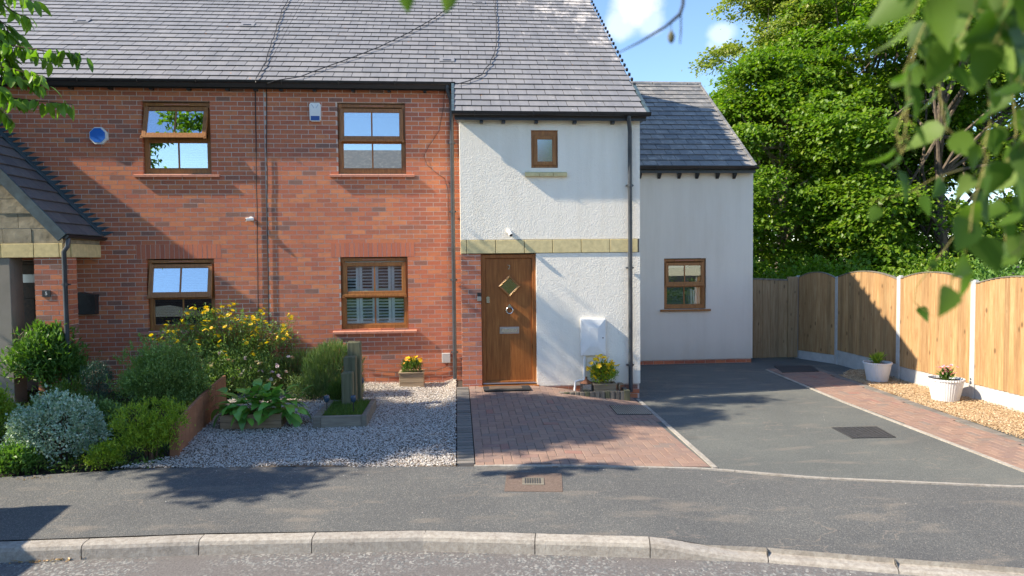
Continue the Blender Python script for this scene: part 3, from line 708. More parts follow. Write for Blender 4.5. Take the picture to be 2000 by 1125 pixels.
mb = MB(); mb.box(XJ-.004, XJ+.004, .004, .05, 0, 4.93); mb.build('movement_joint', MT['pale_concrete'], house2)
# house bodies (back, gables) so that light and shadow are right
def gable_body(x0, x1, yf, yb, z0, parent, m, inset=.06):
    top = lambda y: RZ0-.12+(min(y, 2*RIDGE_Y-y)-RY0)*math.tan(TP)
    mb = MB(); mb.prism([(yf, z0), (yb, z0), (yb, top(yb)), (RIDGE_Y, top(RIDGE_Y)), (yf, top(yf))], 'x', x0, x1); return mb.build('gable_wall', m, parent)
gable_body(XB1-.2, XB1, DR+.25, 7.7, -.3, house2, MT['white_render']); gable_body(-11.6, -11.5, .3, 7.7, -.3, house5, MT['mortar'])
mb = MB(); mb.box(-11.5, XJ, 7.5, 7.7, -.3, 4.9); mb.build('back_wall', MT['mortar'], house5); mb = MB(); mb.box(XJ, XB1-.2, 7.5, 7.7, -.3, 4.9); mb.build('back_wall', MT['mortar'], house2)
# ------------------------------------------------------------------ roofs
def roof_matrix(y, z, pitch, x=0): return Matrix.Translation((x, y, z)) @ Matrix.Rotation(pitch, 4, 'X')
GA = .206; SW = .30
def slates(x0, x1, v0, v1, parent, M, m, name='slate', clip=None, okp=None, gauge=GA, w=SW, phase=0.0):
    rows = int(math.ceil((v1-v0)/gauge)); L = []
    for r in range(rows):
        va = v0+r*gauge; off = (w/2 if (r+int(round(v0/gauge))) % 2 else 0)+phase; i = math.floor((x0-off)/w)
        while True:
            xa, xb = off+i*w, off+(i+1)*w; i += 1
            if xa >= x1-.01: break
            xa2, xb2 = max(xa, x0), min(xb, x1)
            if xb2-xa2 < .02: continue
            L.append((xa2+.0045, xb2-.0045, va+random.uniform(-.002, .002), min(va+gauge+.07, v1+.02), random.uniform(-.001, .002)))
    if okp: L.sort(key=lambda b: (0 if okp(M @ Vector(((b[0]+b[1])/2, b[2], 0))) else 1, (M @ Vector(((b[0]+b[1])/2, b[2], 0))-Vector(CAM)).length))
    tilt = .030
    us = {}
    def unit(lx, ly):
        k = (round(lx, 2), round(ly, 2))
        if k not in us:
            q = MB(); a = lx/2; q.add([(-a, 0, .018), (a, 0, .018), (a, ly, -.004), (-a, ly, -.004), (-a, 0, .026), (a, 0, .026), (a, ly, .002), (-a, ly, .002)], [tuple(f) for f in BOXF.tolist()]); me = q.mesh(name); me.materials.append(m); us[k] = me
        return us[k]
    st = MB(); q_ = M.to_quaternion().to_euler()
    for k, b in enumerate(L):
        lx, ly = b[1]-b[0], b[3]-b[2]
        if k < 300:
            o = bpy.data.objects.new(name, unit(lx, ly)); COL.objects.link(o); o.location = M @ Vector(((b[0]+b[1])/2, b[2], b[4])); o.rotation_euler = q_; adopt(o, parent)
        else:
            a = lx/2; c = (b[0]+b[1])/2; st.m = M
            st.add([(c-a, b[2], b[4]+.018), (c+a, b[2], b[4]+.018), (c+a, b[3], b[4]-.004), (c-a, b[3], b[4]-.004), (c-a, b[2], b[4]+.026), (c+a, b[2], b[4]+.026), (c+a, b[3], b[4]+.002), (c-a, b[3], b[4]+.002)], [tuple(f) for f in BOXF.tolist()])
    if st.v: st.build(name, m, parent, kind='stuff')
LEN = (RIDGE_Y-RY0)/math.cos(TP); LEN1 = (RY0-RY1)/math.cos(TP)
n1 = int(round(LEN1/GA)); GA = LEN1/n1
MR = roof_matrix(RY0, RZ0-.02, TP)
inview = lambda p: -7.5 < p.x < 3.1 and p.y < 3.8
for x0, x1, h in ((-11.6, XJ, house5), (XJ, XV, house2)):
    mb = MB(); mb.m = MR; mb.box(x0, x1, -.02, LEN, -.08, -.006); mb.build('roof_deck', MT['roof_under'], h)
    mb = MB(); mb.m = Matrix.Translation((0, 2*RIDGE_Y, 0)) @ Matrix.Scale(-1, 4, (0, 1, 0)) @ MR; mb.box(x0, x1, -.02, LEN, -.08, 0); mb.build('rear_roof', MT['slate'], h)
    mb = MB(); mb.tube([(x0, RIDGE_Y, RIDGE_Z), (x1, RIDGE_Y, RIDGE_Z)], .1, 10); mb.build('ridge', MT['slate'], h)
slates(-11.6, XJ, 0, LEN, house5, MR, MT['slate'], okp=inview, gauge=GA)
# lower rows of the bay then full roof of the end house
mb = MB(); mb.m = MR; mb.box(.035, XV, -LEN1, -.02, -.08, -.006); mb.build('roof_deck', MT['roof_under'], house2)
class _L: pass
def slates_end():
    rows = []
    M = MR
    # one run so that the 300 nearest are own objects
    L = []
    for (a, b, v0, v1) in ((.03, XV, -LEN1, 0), (XJ, XV, 0, LEN)):
        rr = int(math.ceil((v1-v0)/GA-.01))
        for r in range(rr):
            va = v0+r*GA; idx = r+(0 if v0 < 0 else n1); off = SW/2 if (idx+n1) % 2 else 0
            i = math.floor((a-off)/SW)
            while True:
                xa, xb = off+i*SW, off+(i+1)*SW; i += 1
                if xa >= b-.01: break
                xa, xb = max(xa, a), min(xb, b)
                if xb-xa < .03: continue
                ex = .0
                if xb >= b-.001 and v0 >= 0: ex = .012
                L.append((xa+.0045, xb-.0045+ex, va+random.uniform(-.002, .002), min(va+GA+.07, LEN+.02), random.uniform(-.001, .002)))
    return L
def emit_slates(L, parent, M, m):
    L.sort(key=lambda b: (0 if inview(M @ Vector(((b[0]+b[1])/2, b[2], 0))) else 1, (M @ Vector(((b[0]+b[1])/2, b[2], 0))-Vector(CAM)).length))
    us = {}; st = MB(); st.m = M; q_ = M.to_quaternion().to_euler()
    sh = lambda c, a, y0, y1, z: [(c-a, y0, z+.018), (c+a, y0, z+.018), (c+a, y1, z-.004), (c-a, y1, z-.004), (c-a, y0, z+.026), (c+a, y0, z+.026), (c+a, y1, z+.002), (c-a, y1, z+.002)]
    for k, b in enumerate(L):
        lx, ly = b[1]-b[0], b[3]-b[2]
        if k < 300:
            key = (round(lx, 2), round(ly, 2))
            if key not in us:
                q = MB(); q.add(sh(0, lx/2, 0, ly, 0), [tuple(f) for f in BOXF.tolist()]); us[key] = q.mesh('slate'); us[key].materials.append(m)
            o = bpy.data.objects.new('slate', us[key]); COL.objects.link(o); o.location = M @ Vector(((b[0]+b[1])/2, b[2], b[4])); o.rotation_euler = q_; adopt(o, parent)
        else: st.add(sh((b[0]+b[1])/2, lx/2, b[2], b[3], b[4]), [tuple(f) for f in BOXF.tolist()])
    if st.v: st.build('slate', m, parent, kind='stuff')
emit_slates(slates_end(), house2, MR, MT['slate'])
# verge clips, light lead edge at both sides of the lower bay roof
for r in range(int(LEN/GA)):
    mb = MB(); mb.m = MR; v = r*GA; mb.box(XV+.010, XV+.045, v-.004, v+.05, .0, .045); mb.build('verge_clip', MT['black_plastic'], house2)
for x0_, x1_ in ((-.012, .03), (XV, XV+.045)):
    for r in range(n1):
        mb = MB(); mb.m = MR; v = -LEN1+r*GA; mb.box(x0_, x1_, v+.004, v+GA-.006, -.05, .030); mb.build('verge_unit', MT['lead'], house2)
def slate_vent(px, py, h):
    d = ray(px, py); nrm = np.array([0, -math.sin(TP), math.cos(TP)]); p0 = np.array([0, RY0, RZ0]); q = CAM+d*((nrm @ (p0-CAM))/(nrm @ d))
    v = (q[1]-RY0)/math.cos(TP); mb = MB(); mb.m = MR; x = q[0]
    mb.box(x-.13, x+.13, v-.05, v+.13, .02, .034); o = mb.build('roof_vent', MT['slate'], h); mb = MB(); mb.m = MR; mb.box(x-.07, x+.07, v-.01, v+.03, .034, .04); mb.build('vent_slot', MT['black_plastic'], o)
for q in ((160, 42), (483, 50)): slate_vent(*q, house5)
for q in ((873, 119), (935, 6)): slate_vent(*q, house2)
# gutters
def gutter(x0, x1, y, z, r, parent, m='black_plastic', n=10, brk=.9):
    prof = [(y+r*math.cos(a), z-r*math.sin(a)) for a in np.linspace(0, math.pi, n)]; inner = [(y+(r-.006)*math.cos(a), z-(r-.006)*math.sin(a)) for a in np.linspace(math.pi, 0, n)]
    mb = MB(); p = prof+inner; vs = [(x0, *q) for q in p]+[(x1, *q) for q in p]; k = len(p)
    mb.add(vs, [(i, (i+1) % k, k+(i+1) % k, k+i) for i in range(k)]); 
    for xe in (x0, x1): mb.prism([(y+r*math.cos(a), z-r*math.sin(a)) for a in np.linspace(0, math.pi, n)], 'x', xe-.004, xe+.004)
    gt = mb.build('gutter', MT[m], parent, smooth=True)
    x = x0+.35
    while x < x1-.1:
        b = MB(); b.tube([(x-.012, y-r-.004, z+.004), (x-.012, y-r*.75, z-r*.78), (x-.012, y, z-r-.006), (x-.012, y+r*.8, z-r*.7), (x-.012, y+r, z+.004)], .010, 6); b.build('gutter_clip', MT[m], gt); x += brk
    return gt
def fascia(x0, x1, y, z0, z1, parent): mb = MB(); mb.box(x0, x1, y, y+.02, z0, z1); return mb.build('fascia', MT['black_plastic'], parent)
GYB = -.225; gutter(-11.6, .03, GYB+.045, 4.975, .058, house5 if False else house2) if False else None
gutter(-11.6, XJ-.003, GYB+.05, 4.965, .056, house5); gutter(XJ+.003, .045, GYB+.05, 4.965, .056, house2)
fascia(-11.6, XJ, -.105, 4.85, 4.955, house5); fascia(XJ, .03, -.105, 4.85, 4.955, house2)
mb = MB(); mb.box(-11.6, XJ, -.085, .3, 4.905, 4.92); mb.build('soffit', MT['black_plastic'], house5); mb = MB(); mb.box(XJ, .03, -.085, .3, 4.905, 4.92); mb.build('soffit', MT['black_plastic'], house2)
gutter(.0, XV+.05, RY1-.012, RZ1-.005, .056, house2); fascia(.03, XV, RY1+.05, RZ1-.12, RZ1-.01, house2)
mb = MB(); mb.box(.06, XV, RY1+.07, DR+.3, RZ1-.09, RZ1-.075); mb.build('soffit', MT['black_plastic'], house2)
for px in (500, 550, 615, 690, 760, 830): p = at_y(px, 170, -.02); mb = MB(); mb.box(p[0]-.025, p[0]+.025, -.09, -.0, 4.83, 4.905); mb.build('rafter_foot', MT['black_plastic'], house2)
for px in (140, 217, 297, 370, 445): p = at_y(px, 170, -.02); mb = MB(); mb.box(p[0]-.025, p[0]+.025, -.09, -.0, 4.83, 4.905); mb.build('rafter_foot', MT['black_plastic'], house5)
for px in (940, 983, 1047, 1122, 1196): p = at_y(px, 230, DR-.04); mb = MB(); mb.box(p[0]-.025, p[0]+.025, DR-.1, DR, RZ1-.155, RZ1-.085); mb.build('rafter_foot', MT['black_plastic'], house2)
# side wing
WY = 2.5; WX1 = at_y(1470, 600, WY)[0]; WE = at_y(1400, 333, WY-.1)[2]
WRX = at_y(1478, 327, WY-.2)[0]; WZ = at_y(1478, 325, WY-.22)[2]; WP = R(37.3); WRY = 5.65
ww = at_y(1297, 505, WY), at_y(1379, 603, WY); WH = (ww[0][0], ww[1][0], ww[1][2], ww[0][2])
wz0 = at_y(1360, 702, WY)[2]
shell(2.7, WX1, wz0, WZ-.03, [WH], WY, WY+.3, 'wall', MT['smooth_render'], wing, grow=0)
mb = MB(); mb.box(2.7, WX1-.02, WY+.025, WY+.3, -.4, wz0-.002); mb.build('plinth', MT['mortar'], wing)
PB = brick_list(2.75, WX1-.02, wz0-.235, wz0-.01, [], WY+.015, .08, zoff=wz0-.235); pieces('plinth_brick', PB, MT['brick'], wing)
topw = lambda y: WZ-.07+(min(y, 2*WRY-y)-WY+.22)*math.tan(WP)
mb = MB(); mb.prism([(WY+.3, -.3), (2*WRY-WY, -.3), (2*WRY-WY, topw(2*WRY-WY)), (WRY, topw(WRY)), (WY+.3, topw(WY+.3))], 'x', WX1-.25, WX1-.003); mb.build('gable_wall', MT['smooth_render'], wing)
MW = roof_matrix(WY-.2, WZ, WP); LW = (WRY-WY+.2)/math.cos(WP)
mb = MB(); mb.m = MW; mb.box(2.8, WRX-.02, 0, LW, -.08, -.006); mb.build('roof_deck', MT['roof_under'], wing)
mb = MB(); mb.m = Matrix.Translation((0, 2*WRY, 0)) @ Matrix.Scale(-1, 4, (0, 1, 0)) @ MW; mb.box(2.8, WRX, 0, LW, -.08, 0); mb.build('rear_roof', MT['dark_slate'], wing)
slates(2.8, WRX-.06, 0, LW, wing, MW, MT['dark_slate'], okp=lambda p: p.x > 3.4, gauge=.235)
r = 0
while r*.235 < LW-.05:
    mb = MB(); mb.m = MW; v = r*.235; mb.box(WRX-.055, WRX, v+.006, v+.225, -.06, .040); mb.build('verge_unit', MT['pale_concrete'] if False else MT['dark_slate'], wing); r += 1
x = 2.8
while x < WRX-.05:
    mb = MB(); mb.tube([(x+.005, WRY, WZ+LW*math.sin(WP)-.03), (min(x+.44, WRX+.01), WRY, WZ+LW*math.sin(WP)-.03)], .085, 10); mb.build('ridge_tile', MT['dark_slate'], wing, smooth=True); x += .45
gutter(2.9, WRX+.02, WY-.245, WZ-.005, .055, wing); fascia(2.9, WRX-.02, WY-.17, WZ-.13, WZ-.01, wing)
mb = MB(); mb.box(2.9, WX1, WY-.15, WY-.003, WZ-.10, WZ-.085); mb.build('soffit', MT['black_plastic'], wing)
for px in (1250, 1288, 1327, 1362, 1402, 1435):
    p = at_y(px, 340, WY-.05); mb = MB(); mb.prism([(WY, WZ-.23), (WY-.02, WZ-.23), (WY-.11, WZ-.15), (WY-.11, WZ-.1), (WY, WZ-.1)], 'x', p[0]-.028, p[0]+.028); mb.build('rafter_foot', MT['black_plastic'], wing)
# ------------------------------------------------------------------ windows
def rect_frame(mb, x0, x1, z0, z1, t, y0, y1, bev=.004, tb=None):
    tb = tb or t
    mb.box(x0, x0+t, y0, y1, z0, z1, bev); mb.box(x1-t, x1, y0, y1, z0, z1, bev); mb.box(x0+t-.003, x1-t+.003, y0+.0015, y1, z1-t, z1-.0015, bev); mb.box(x0+t-.003, x1-t+.003, y0+.0015, y1, z0+.0015, z0+tb, bev)
def pane(x0, x1, z0, z1, y, m, parent, M=None):
    mb = MB()
    if M is not None: mb.m = M
    mb.box(x0, x1, y, y+.006, z0, z1); return mb.build('pane', MT[m], parent)
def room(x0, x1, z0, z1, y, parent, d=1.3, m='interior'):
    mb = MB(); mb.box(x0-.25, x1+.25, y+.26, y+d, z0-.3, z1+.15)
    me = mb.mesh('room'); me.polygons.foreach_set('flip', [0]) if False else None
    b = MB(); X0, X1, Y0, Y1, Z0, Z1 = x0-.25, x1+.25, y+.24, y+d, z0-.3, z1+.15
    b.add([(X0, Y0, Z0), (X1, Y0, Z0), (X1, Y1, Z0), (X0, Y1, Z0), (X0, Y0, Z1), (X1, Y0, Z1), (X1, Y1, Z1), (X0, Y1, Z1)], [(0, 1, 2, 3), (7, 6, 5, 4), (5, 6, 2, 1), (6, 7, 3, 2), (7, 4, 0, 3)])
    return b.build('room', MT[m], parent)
def window(parent, h, y, tilt, label=None, gl='glass', top=.40, vent=True):
    x0, x1, z0, z1 = h; w = empty('window', ((x0+x1)/2, y, z0), parent=parent)
    if label: w['label'] = label
    mb = MB(); rect_frame(mb, x0+.004, x1-.004, z0+.006, z1-.01, .058, y, y+.07, tb=.075); H = z1-z0; zt = z0+H*.475
    mb.box(x0+.06, x1-.06, y+.002, y+.068, zt-.028, zt+.028, .004); mb.build('frame', MT['oak_upvc'], w)
    # lower fixed glazing bead
    mb = MB(); rect_frame(mb, x0+.058, x1-.058, z0+.078, zt-.026, .022, y+.012, y+.05, .003); mb.build('glazing_bead', MT['oak_upvc'], w)
    pane(x0+.075, x1-.075, z0+.095, zt-.045, y+.03, gl, w)
    cx = (x0+x1)/2; mb = MB(); mb.box(cx-.012, cx+.012, y+.022, y+.029, z0+.098, zt-.046); mb.build('glazing_bar', MT['oak_upvc'], w)
    # top hung sash
    sx0, sx1, sz0, sz1 = x0+.035, x1-.035, zt+.0, z1-.085
    M = Matrix.Translation((0, y-.006, sz1)) @ Matrix.Rotation(R(-tilt), 4, 'X') @ Matrix.Translation((0, -(y-.006), -sz1))
    mb = MB(); mb.m = M; rect_frame(mb, sx0, sx1, sz0, sz1, .068, y-.026, y+.022, .006); mb.box(sx0-.006, sx1+.006, y-.040, y-.022, sz0-.026, sz0+.018, .004); mb.box(sx0-.012, sx0+.03, y-.04, y-.022, sz0-.042, sz0, .004); mb.box(sx1-.03, sx1+.012, y-.04, y-.022, sz0-.042, sz0, .004); sa = mb.build('sash', MT['oak_upvc'], w)
    pane(sx0+.066, sx1-.066, sz0+.066, sz1-.066, y-.008, gl, w, M)
    mb = MB(); mb.m = M; mb.box(cx-.012, cx+.012, y-.016, y-.009, sz0+.066, sz1-.066); mb.build('glazing_bar', MT['oak_upvc'], w)
    if vent: mb = MB(); mb.box(cx-.2, cx+.2, y-.012, y+.0, z1-.052, z1-.034, .004); mb.build('trickle_vent', MT['clay_sill'], w)
    return w
def tile_sill(h, y, proj, over, parent, n=7, m='clay_sill', th=.045, drop=.012):
    x0, x1 = h[0]-over, h[1]+over; st = (x1-x0)/n; s = empty('window_sill', ((x0+x1)/2, y, h[2]), parent=parent)
    for i in range(n):
        mb = MB(); a, b = x0+i*st+.002, x0+(i+1)*st-.002; z = h[2]-.004
        mb.prism([(y-proj, z-th-drop), (y-proj, z-drop-.01), (y+.08, z+.012), (y+.08, z-th)], 'x', a, b); mb.build('sill_tile', MT[m], s)
WYB = .055
w1 = window(house5, WINS['UL'], WYB, 16, 'brown window with top light wide open, upper floor')
w2 = window(house5, WINS['LL'], WYB, 11, 'brown window with top light open, ground floor')
w3 = window(house2, WINS['UR'], WYB, 2.5); w4 = window(house2, WINS['LR'], WYB, 1.0, 'brown window with white plantation shutters inside', gl='clear_glass')
for k, hh in (('UL', house5), ('LL', house5), ('UR', house2), ('LR', house2)):
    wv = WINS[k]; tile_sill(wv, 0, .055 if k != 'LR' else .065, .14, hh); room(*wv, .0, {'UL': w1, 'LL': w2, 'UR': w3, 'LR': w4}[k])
def blinds(h, y, w, pitch=.028, m='blind', ang=35, z1=None):
    mb = MB(); z = h[2]+.05
    while z < (z1 or h[3]-.03):
        mb.m = Matrix.Translation((0, y, z)) @ Matrix.Rotation(R(ang), 4, 'X'); mb.box(h[0]+.03, h[1]-.03, -.012, .012, -.0008, .0008); z += pitch
    o = mb.build('blind_slat', MT[m], w, kind='stuff')
blinds(WINS['UL'], .17, w1); blinds(WINS['LL'], .17, w2)
def shutters(h, y, w):
    x0, x1, z0, z1 = h[0]+.02, h[1]-.02, h[2]+.06, h[3]-.06; zm = (z0+z1)/2+.0; n = 4; st = (x1-x0)/n
    for (a, b) in ((z0, zm-.008), (zm+.008, z1)):
        for i in range(n):
            xa, xb = x0+i*st+.003, x0+(i+1)*st-.003; e = empty('shutter_panel', ((xa+xb)/2, y, a), parent=None); e.parent = None
            bpy.data.objects.remove(e)
            mb = MB(); rect_frame(mb, xa, xb, a, b, .05, y, y+.025, .002); z = a+.065
            while z < b-.05:
                mb.m = Matrix.Translation((0, y+.012, z)) @ Matrix.Rotation(R(24), 4, 'X'); mb.box(xa+.042, xb-.042, -.024, .024, -.004, .004); z += .052
            mb.m = Matrix(); mb.build('shutter', MT['shutter_white'], w)
shutters(WINS['LR'], .115, w4)
mb = MB(); mb.box(WINS['UR'][0], WINS['UR'][1], .24, .245, WINS['UR'][2], WINS['UR'][3]-.2); mb.build('net_curtain', MT['blind'], w3)
w6 = window(wing, WH, WY+.05, .6, 'small brown window with books standing on its inner sill', gl='clear_glass', vent=True); room(*WH, WY, w6)
mb = MB(); mb.box(WH[0]-.09, WH[1]+.09, WY-.05, WY+.06, WH[2]-.045, WH[2]-.003, .004); mb.build('sill', MT['oak_upvc'], w6)
for i, (o_, hh, m_) in enumerate(((.0, .36, 'paper'), (.05, .34, 'paper'), (.085, .37, 'paper_dark'), (.12, .38, 'paper'), (.17, .39, 'paper'))):
    mb = MB(); x = WH[1]-.29+o_; mb.box(x, x+.034, WY+.14, WY+.3, WH[2]+.06, WH[2]+.06+hh, .003); tag(mb.build('book', MT[m_]), ['white paperback at the left end of the books behind the wing window', 'cream book second in the row behind the wing window', 'dark thin book in the middle of the row behind the wing window', 'pale tall book fourth in the row behind the wing window', 'tallest pale book at the right end behind the wing window'][i], 'book', 'books on the inner window sill')
mb = MB(); mb.box(WH[0]+.08, WH[1]-.3, WY+.26, WY+.27, WH[3]-.2, WH[3]-.09); mb.build('roller_blind', MT['shutter_white'], w6)
# ------------------------------------------------------------------ rendered bay
SWH = (at_y(1037, 254, DR)[0], at_y(1090, 327, DR)[0], at_y(1090, 328, DR)[2], at_y(1037, 254, DR)[2])
bz0, bz1 = at_y(1000, 495, DR)[2], at_y(1000, 468, DR)[2]
dx0, dx1 = at_y(941, 620, DR)[0], at_y(1048, 620, DR)[0]; zdoor = bz0
base_z = .02
shell(XB0+.012, XB1, .04, bz0-.002, [(XB0-.05, dx1+.0, -.1, bz0+.05)], DR, DR+.28, 'wall', MT['white_render'], house2, grow=0)
shell(XB0, XB1, bz1+.002, RZ1-.06, [SWH], DR, DR+.28, 'wall', MT['white_render'], house2, grow=0)
mb = MB(); mb.box(XB0+.01, XB1-.01, DR+.02, DR+.27, bz0-.001, bz1+.001); mb.build('band_backing', MT['joint'], house2)
xs = [at_y(px, 480, DR)[0] for px in (899, 911, 968, 1024, 1079, 1135, 1191, 1245.5)]
for a, b in zip(xs, xs[1:]): mb = MB(); mb.box(a+.005, b-.004, DR-.014, DR+.1, bz0+.004, bz1-.006, .004); mb.build('band_stone', MT['sand_stone'], house2)
# returns of the bay
mb = MB(); mb.box(XB0, XB0+.2, DR+.28, .006, bz0, RZ1+.1); mb.build('bay_return', MT['white_render'], house2)
mb = MB(); mb.box(XB0+.012, XB0+.2, DR+.3, .006, -.1, bz0); mb.build('bay_return', MT['mortar'], house2)
# plinth under render
mb = MB(); mb.box(dx1+.06, XB1-.012, DR+.02, DR+.25, -.35, .038); mb.build('plinth', MT['mortar'], house2)
pieces('plinth_brick', brick_list(dx1+.06, XB1-.012, -.27, .036, [], DR+.012, .08, zoff=-.27), MT['brick'], house2)
# brick pier left of the door
px0 = XB0+.0; px1 = dx0-.004
mb = MB(); mb.box(px0+.006, px1-.006, DR+.0022, DR+.25, -.1, bz0-.003); mb.build('pier_core', MT['mortar'], house2)
pieces('pier_brick', brick_list(px0, px1, -.03, bz0-.004, [], DR, .11, zoff=.02, xoff=px0), MT['brick'], house2)
# door
door = empty('front_door', ((dx0+dx1)/2, DR+.05, .06), parent=house2); DY = DR+.07
zs = .055
mb = MB(); rect_frame(mb, dx0, dx1, zs+.01, bz0-.012, .062, DY-.03, DY+.06, .005); mb.build('door_frame', MT['door_oak'], door)
la, lb, lc, ld = dx0+.064, dx1-.064, zs+.062, bz0-.076
mb = MB(); mb.box(la, lb, DY, DY+.044, lc, ld, .003); mb.build('door_leaf', MT['door_oak'], door)
mb = MB(); mb.box(dx0+.01, dx1-.01, DY-.06, DY+.0, zs+.022, zs+.045, .005); mb.build('threshold', MT['steel'], door)
mb = MB(); mb.box(dx0-.07, dx1+.03, DR-.055, DR+.1, zs-.045, zs+.008, .004); mb.build('door_sill', MT['door_oak'], door)
dc = at_y(995, 559, DY); m45 = Matrix.Translation((dc[0], DY, dc[2])) @ Matrix.Rotation(R(45), 4, 'Y')
mb = MB(); mb.m = m45; rect_frame(mb, -.125, .125, -.125, .125, .032, -.034, 0, .006); o = mb.build('diamond_trim', MT['oak_upvc'], door)
mb = MB(); mb.m = m45; mb.box(-.095, .095, -.012, -.004, -.095, .095); mb.build('diamond_glass', MT['frosted'], door)
mb = MB(); mb.m = m45; rect_frame(mb, -.112, .112, -.112, .112, .006, -.040, -.03, .002); mb.build('diamond_bead', MT['brass'], door)
kc = at_y(995, 606, DY); mb = MB(); mb.tube([(kc[0]+.05*math.sin(a), DY-.035, kc[2]+.05*math.cos(a)) for a in np.linspace(0, 2*math.pi, 25)], .009, 8, cap=False); mb.build('knocker_ring', MT['chrome'], door, smooth=True)
mb = MB(); mb.prism([(kc[0]-.035, kc[2]+.05), (kc[0]+.035, kc[2]+.05), (kc[0], kc[2]+.105)], 'y', DY-.045, DY); mb.build('knocker_plate', MT['chrome'], door)
lp = at_y(995, 645, DY); mb = MB(); mb.box(lp[0]-.155, lp[0]+.155, DY-.012, DY, lp[2]-.055, lp[2]+.055, .004); o = mb.build('letter_plate', MT['steel'], door)
mb = MB(); mb.box(lp[0]-.125, lp[0]+.125, DY-.022, DY-.012, lp[2]-.032, lp[2]+.032, .003); mb.build('letter_flap', MT['chrome'], door)
kk = at_y(953, 586, DY); mb = MB(); mb.box(kk[0]-.026, kk[0]+.026, DY-.012, DY, kk[2]-.048, kk[2]+.02, .004); mb.tube([(kk[0], DY-.018, kk[2]+.03), (kk[0], DY, kk[2]+.03)], .028, 16); mb.build('keyhole_plate', MT['chrome'], door)
nn = at_y(994, 522, DY); text('2', .105, Matrix.Translation((nn[0], DY-.005, nn[2])) @ Matrix.Rotation(R(90), 4, 'X'), MT['chrome'], door, 'house_number', .003)
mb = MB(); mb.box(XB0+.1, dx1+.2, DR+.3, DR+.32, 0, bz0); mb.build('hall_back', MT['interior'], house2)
# small bay window
w5 = empty('window', ((SWH[0]+SWH[1])/2, DR, SWH[2]), parent=house2); y = DR+.035
mb = MB(); rect_frame(mb, SWH[0]+.002, SWH[1]-.002, SWH[2]+.002, SWH[3]-.002, .052, y, y+.07); mb.box(SWH[0]+.05, SWH[1]-.05, y+.001, y+.06, SWH[3]-.085, SWH[3]-.05); mb.build('frame', MT['oak_upvc'], w5)
mb = MB(); rect_frame(mb, SWH[0]+.045, SWH[1]-.03, SWH[2]+.045, SWH[3]-.08, .058, y-.02, y+.03, .006); mb.build('sash', MT['oak_upvc'], w5)
pane(SWH[0]+.1, SWH[1]-.085, SWH[2]+.1, SWH[3]-.135, y, 'frosted', w5); room(*SWH, DR, w5, .9)
bb = at_y(1025, 334, DR), at_y(1107, 345, DR); n = 3; st = (bb[1][0]-bb[0][0])/n
so = empty('window_sill', (SWH[0], DR, bb[0][2]), parent=house2)
for i in range(n): mb = MB(); mb.prism([(DR-.055, bb[1][2]), (DR-.055, bb[0][2]-.035), (DR+.03, bb[0][2]-.0), (DR+.03, bb[1][2])], 'x', bb[0][0]+i*st+.003, bb[0][0]+(i+1)*st-.003); mb.build('sill_stone', MT['sand_stone'], so)
# downpipes
def pipe(name, pts, r, parent, m='downpipe_grey', clips=(), cy=None):
    mb = MB(); mb.tube(pts, r, 14); p = mb.build(name, MT[m], parent, smooth=True)
    for z in clips:
        b = MB(); x, y = pts[-1][0], pts[-1][1]; b.tube([(x, y, z-.02), (x, y, z+.02)], r+.008, 14); b.box(x-.06, x+.06, y+.01, y+.05, z-.012, z+.012, .002); b.build('pipe_bracket', MT[m], p)
    return p
xp = at_y(885, 460, -.07)[0]
pipe('downpipe', [(xp-.06, -.17, 4.93), (xp-.06, -.17, 4.85), (xp-.005, -.09, 4.70), (xp, -.07, 4.62), (xp, -.07, .03)], .034, house2, clips=(4.0, 2.86, 1.72, .5))
xq = at_y(1231, 500, DR-.07)[0]
pipe('downpipe', [(xq-.045, RY1, RZ1-.04), (xq-.045, RY1, RZ1-.11), (xq-.005, DR-.09, RZ1-.27), (xq, DR-.07, RZ1-.34), (xq, DR-.07, -.08)], .034, house2, clips=(3.2, 1.9, .35))
# ------------------------------------------------------------------ porch of the left house
PF = -1.03
e_r = at_y(200, 463, 0); r0 = at_y(0, 262, 0); sl = (r0[2]-e_r[2])/(e_r[0]-r0[0]); PP = math.atan(sl)
EX, EZ = e_r[0]+.02, e_r[2]-.01; RX = -8.6; RZp = EZ+(EX-RX)*sl; PLn = (EX-RX)/math.cos(PP)
# local x along -y (depth), local y up slope, local z normal
ux = Vector((0, -1, 0)); uy = Vector((-math.cos(PP), 0, math.sin(PP))); uz = ux.cross(uy)
if uz.z < 0: ux = -ux; uz = ux.cross(uy)
MP = Matrix(((ux.x, uy.x, uz.x, EX), (ux.y, uy.y, uz.y, 0), (ux.z, uy.z, uz.z, EZ), (0, 0, 0, 1)))
sgn = 1 if ux.y > 0 else -1
ya, yb = sorted((sgn*(PF-.09), 0))
mb = MB(); mb.m = MP; mb.box(ya, yb-.01, .02, PLn, -.07, -.004); mb.build('porch_roof_deck', MT['roof_under'], house5)
gt = .235; rr = 0; tl = []
while rr*gt < PLn:
    off = .15 if rr % 2 else 0; x = ya-off
    while x < yb-.02:
        a, b = max(x, ya), min(x+.3, yb-.03)
        if b-a > .03: tl.append((a+.003, b-.003, rr*gt, min((rr+1)*gt+.05, PLn)))
        x += .3
    rr += 1
for (a, b, c, d) in tl:
    mb = MB(); mb.m = MP; l = b-a; mb.add([(a, c, .022), (b, c, .022), (b, d, -.003), (a, d, -.003), (a, c, .038), (b, c, .038), (b, d, .006), (a, d, .006)], [tuple(f) for f in BOXF.tolist()]); mb.build('roof_tile', MT['brown_tile'], house5)
# left slope (out of frame)
mb = MB(); mb.prism([(RX, RZp), (RX-(EX-RX), EZ), (RX-(EX-RX), EZ-.08), (RX, RZp-.08)], 'y', PF-.09, 0); mb.build('porch_roof_deck', MT['brown_tile'], house5)
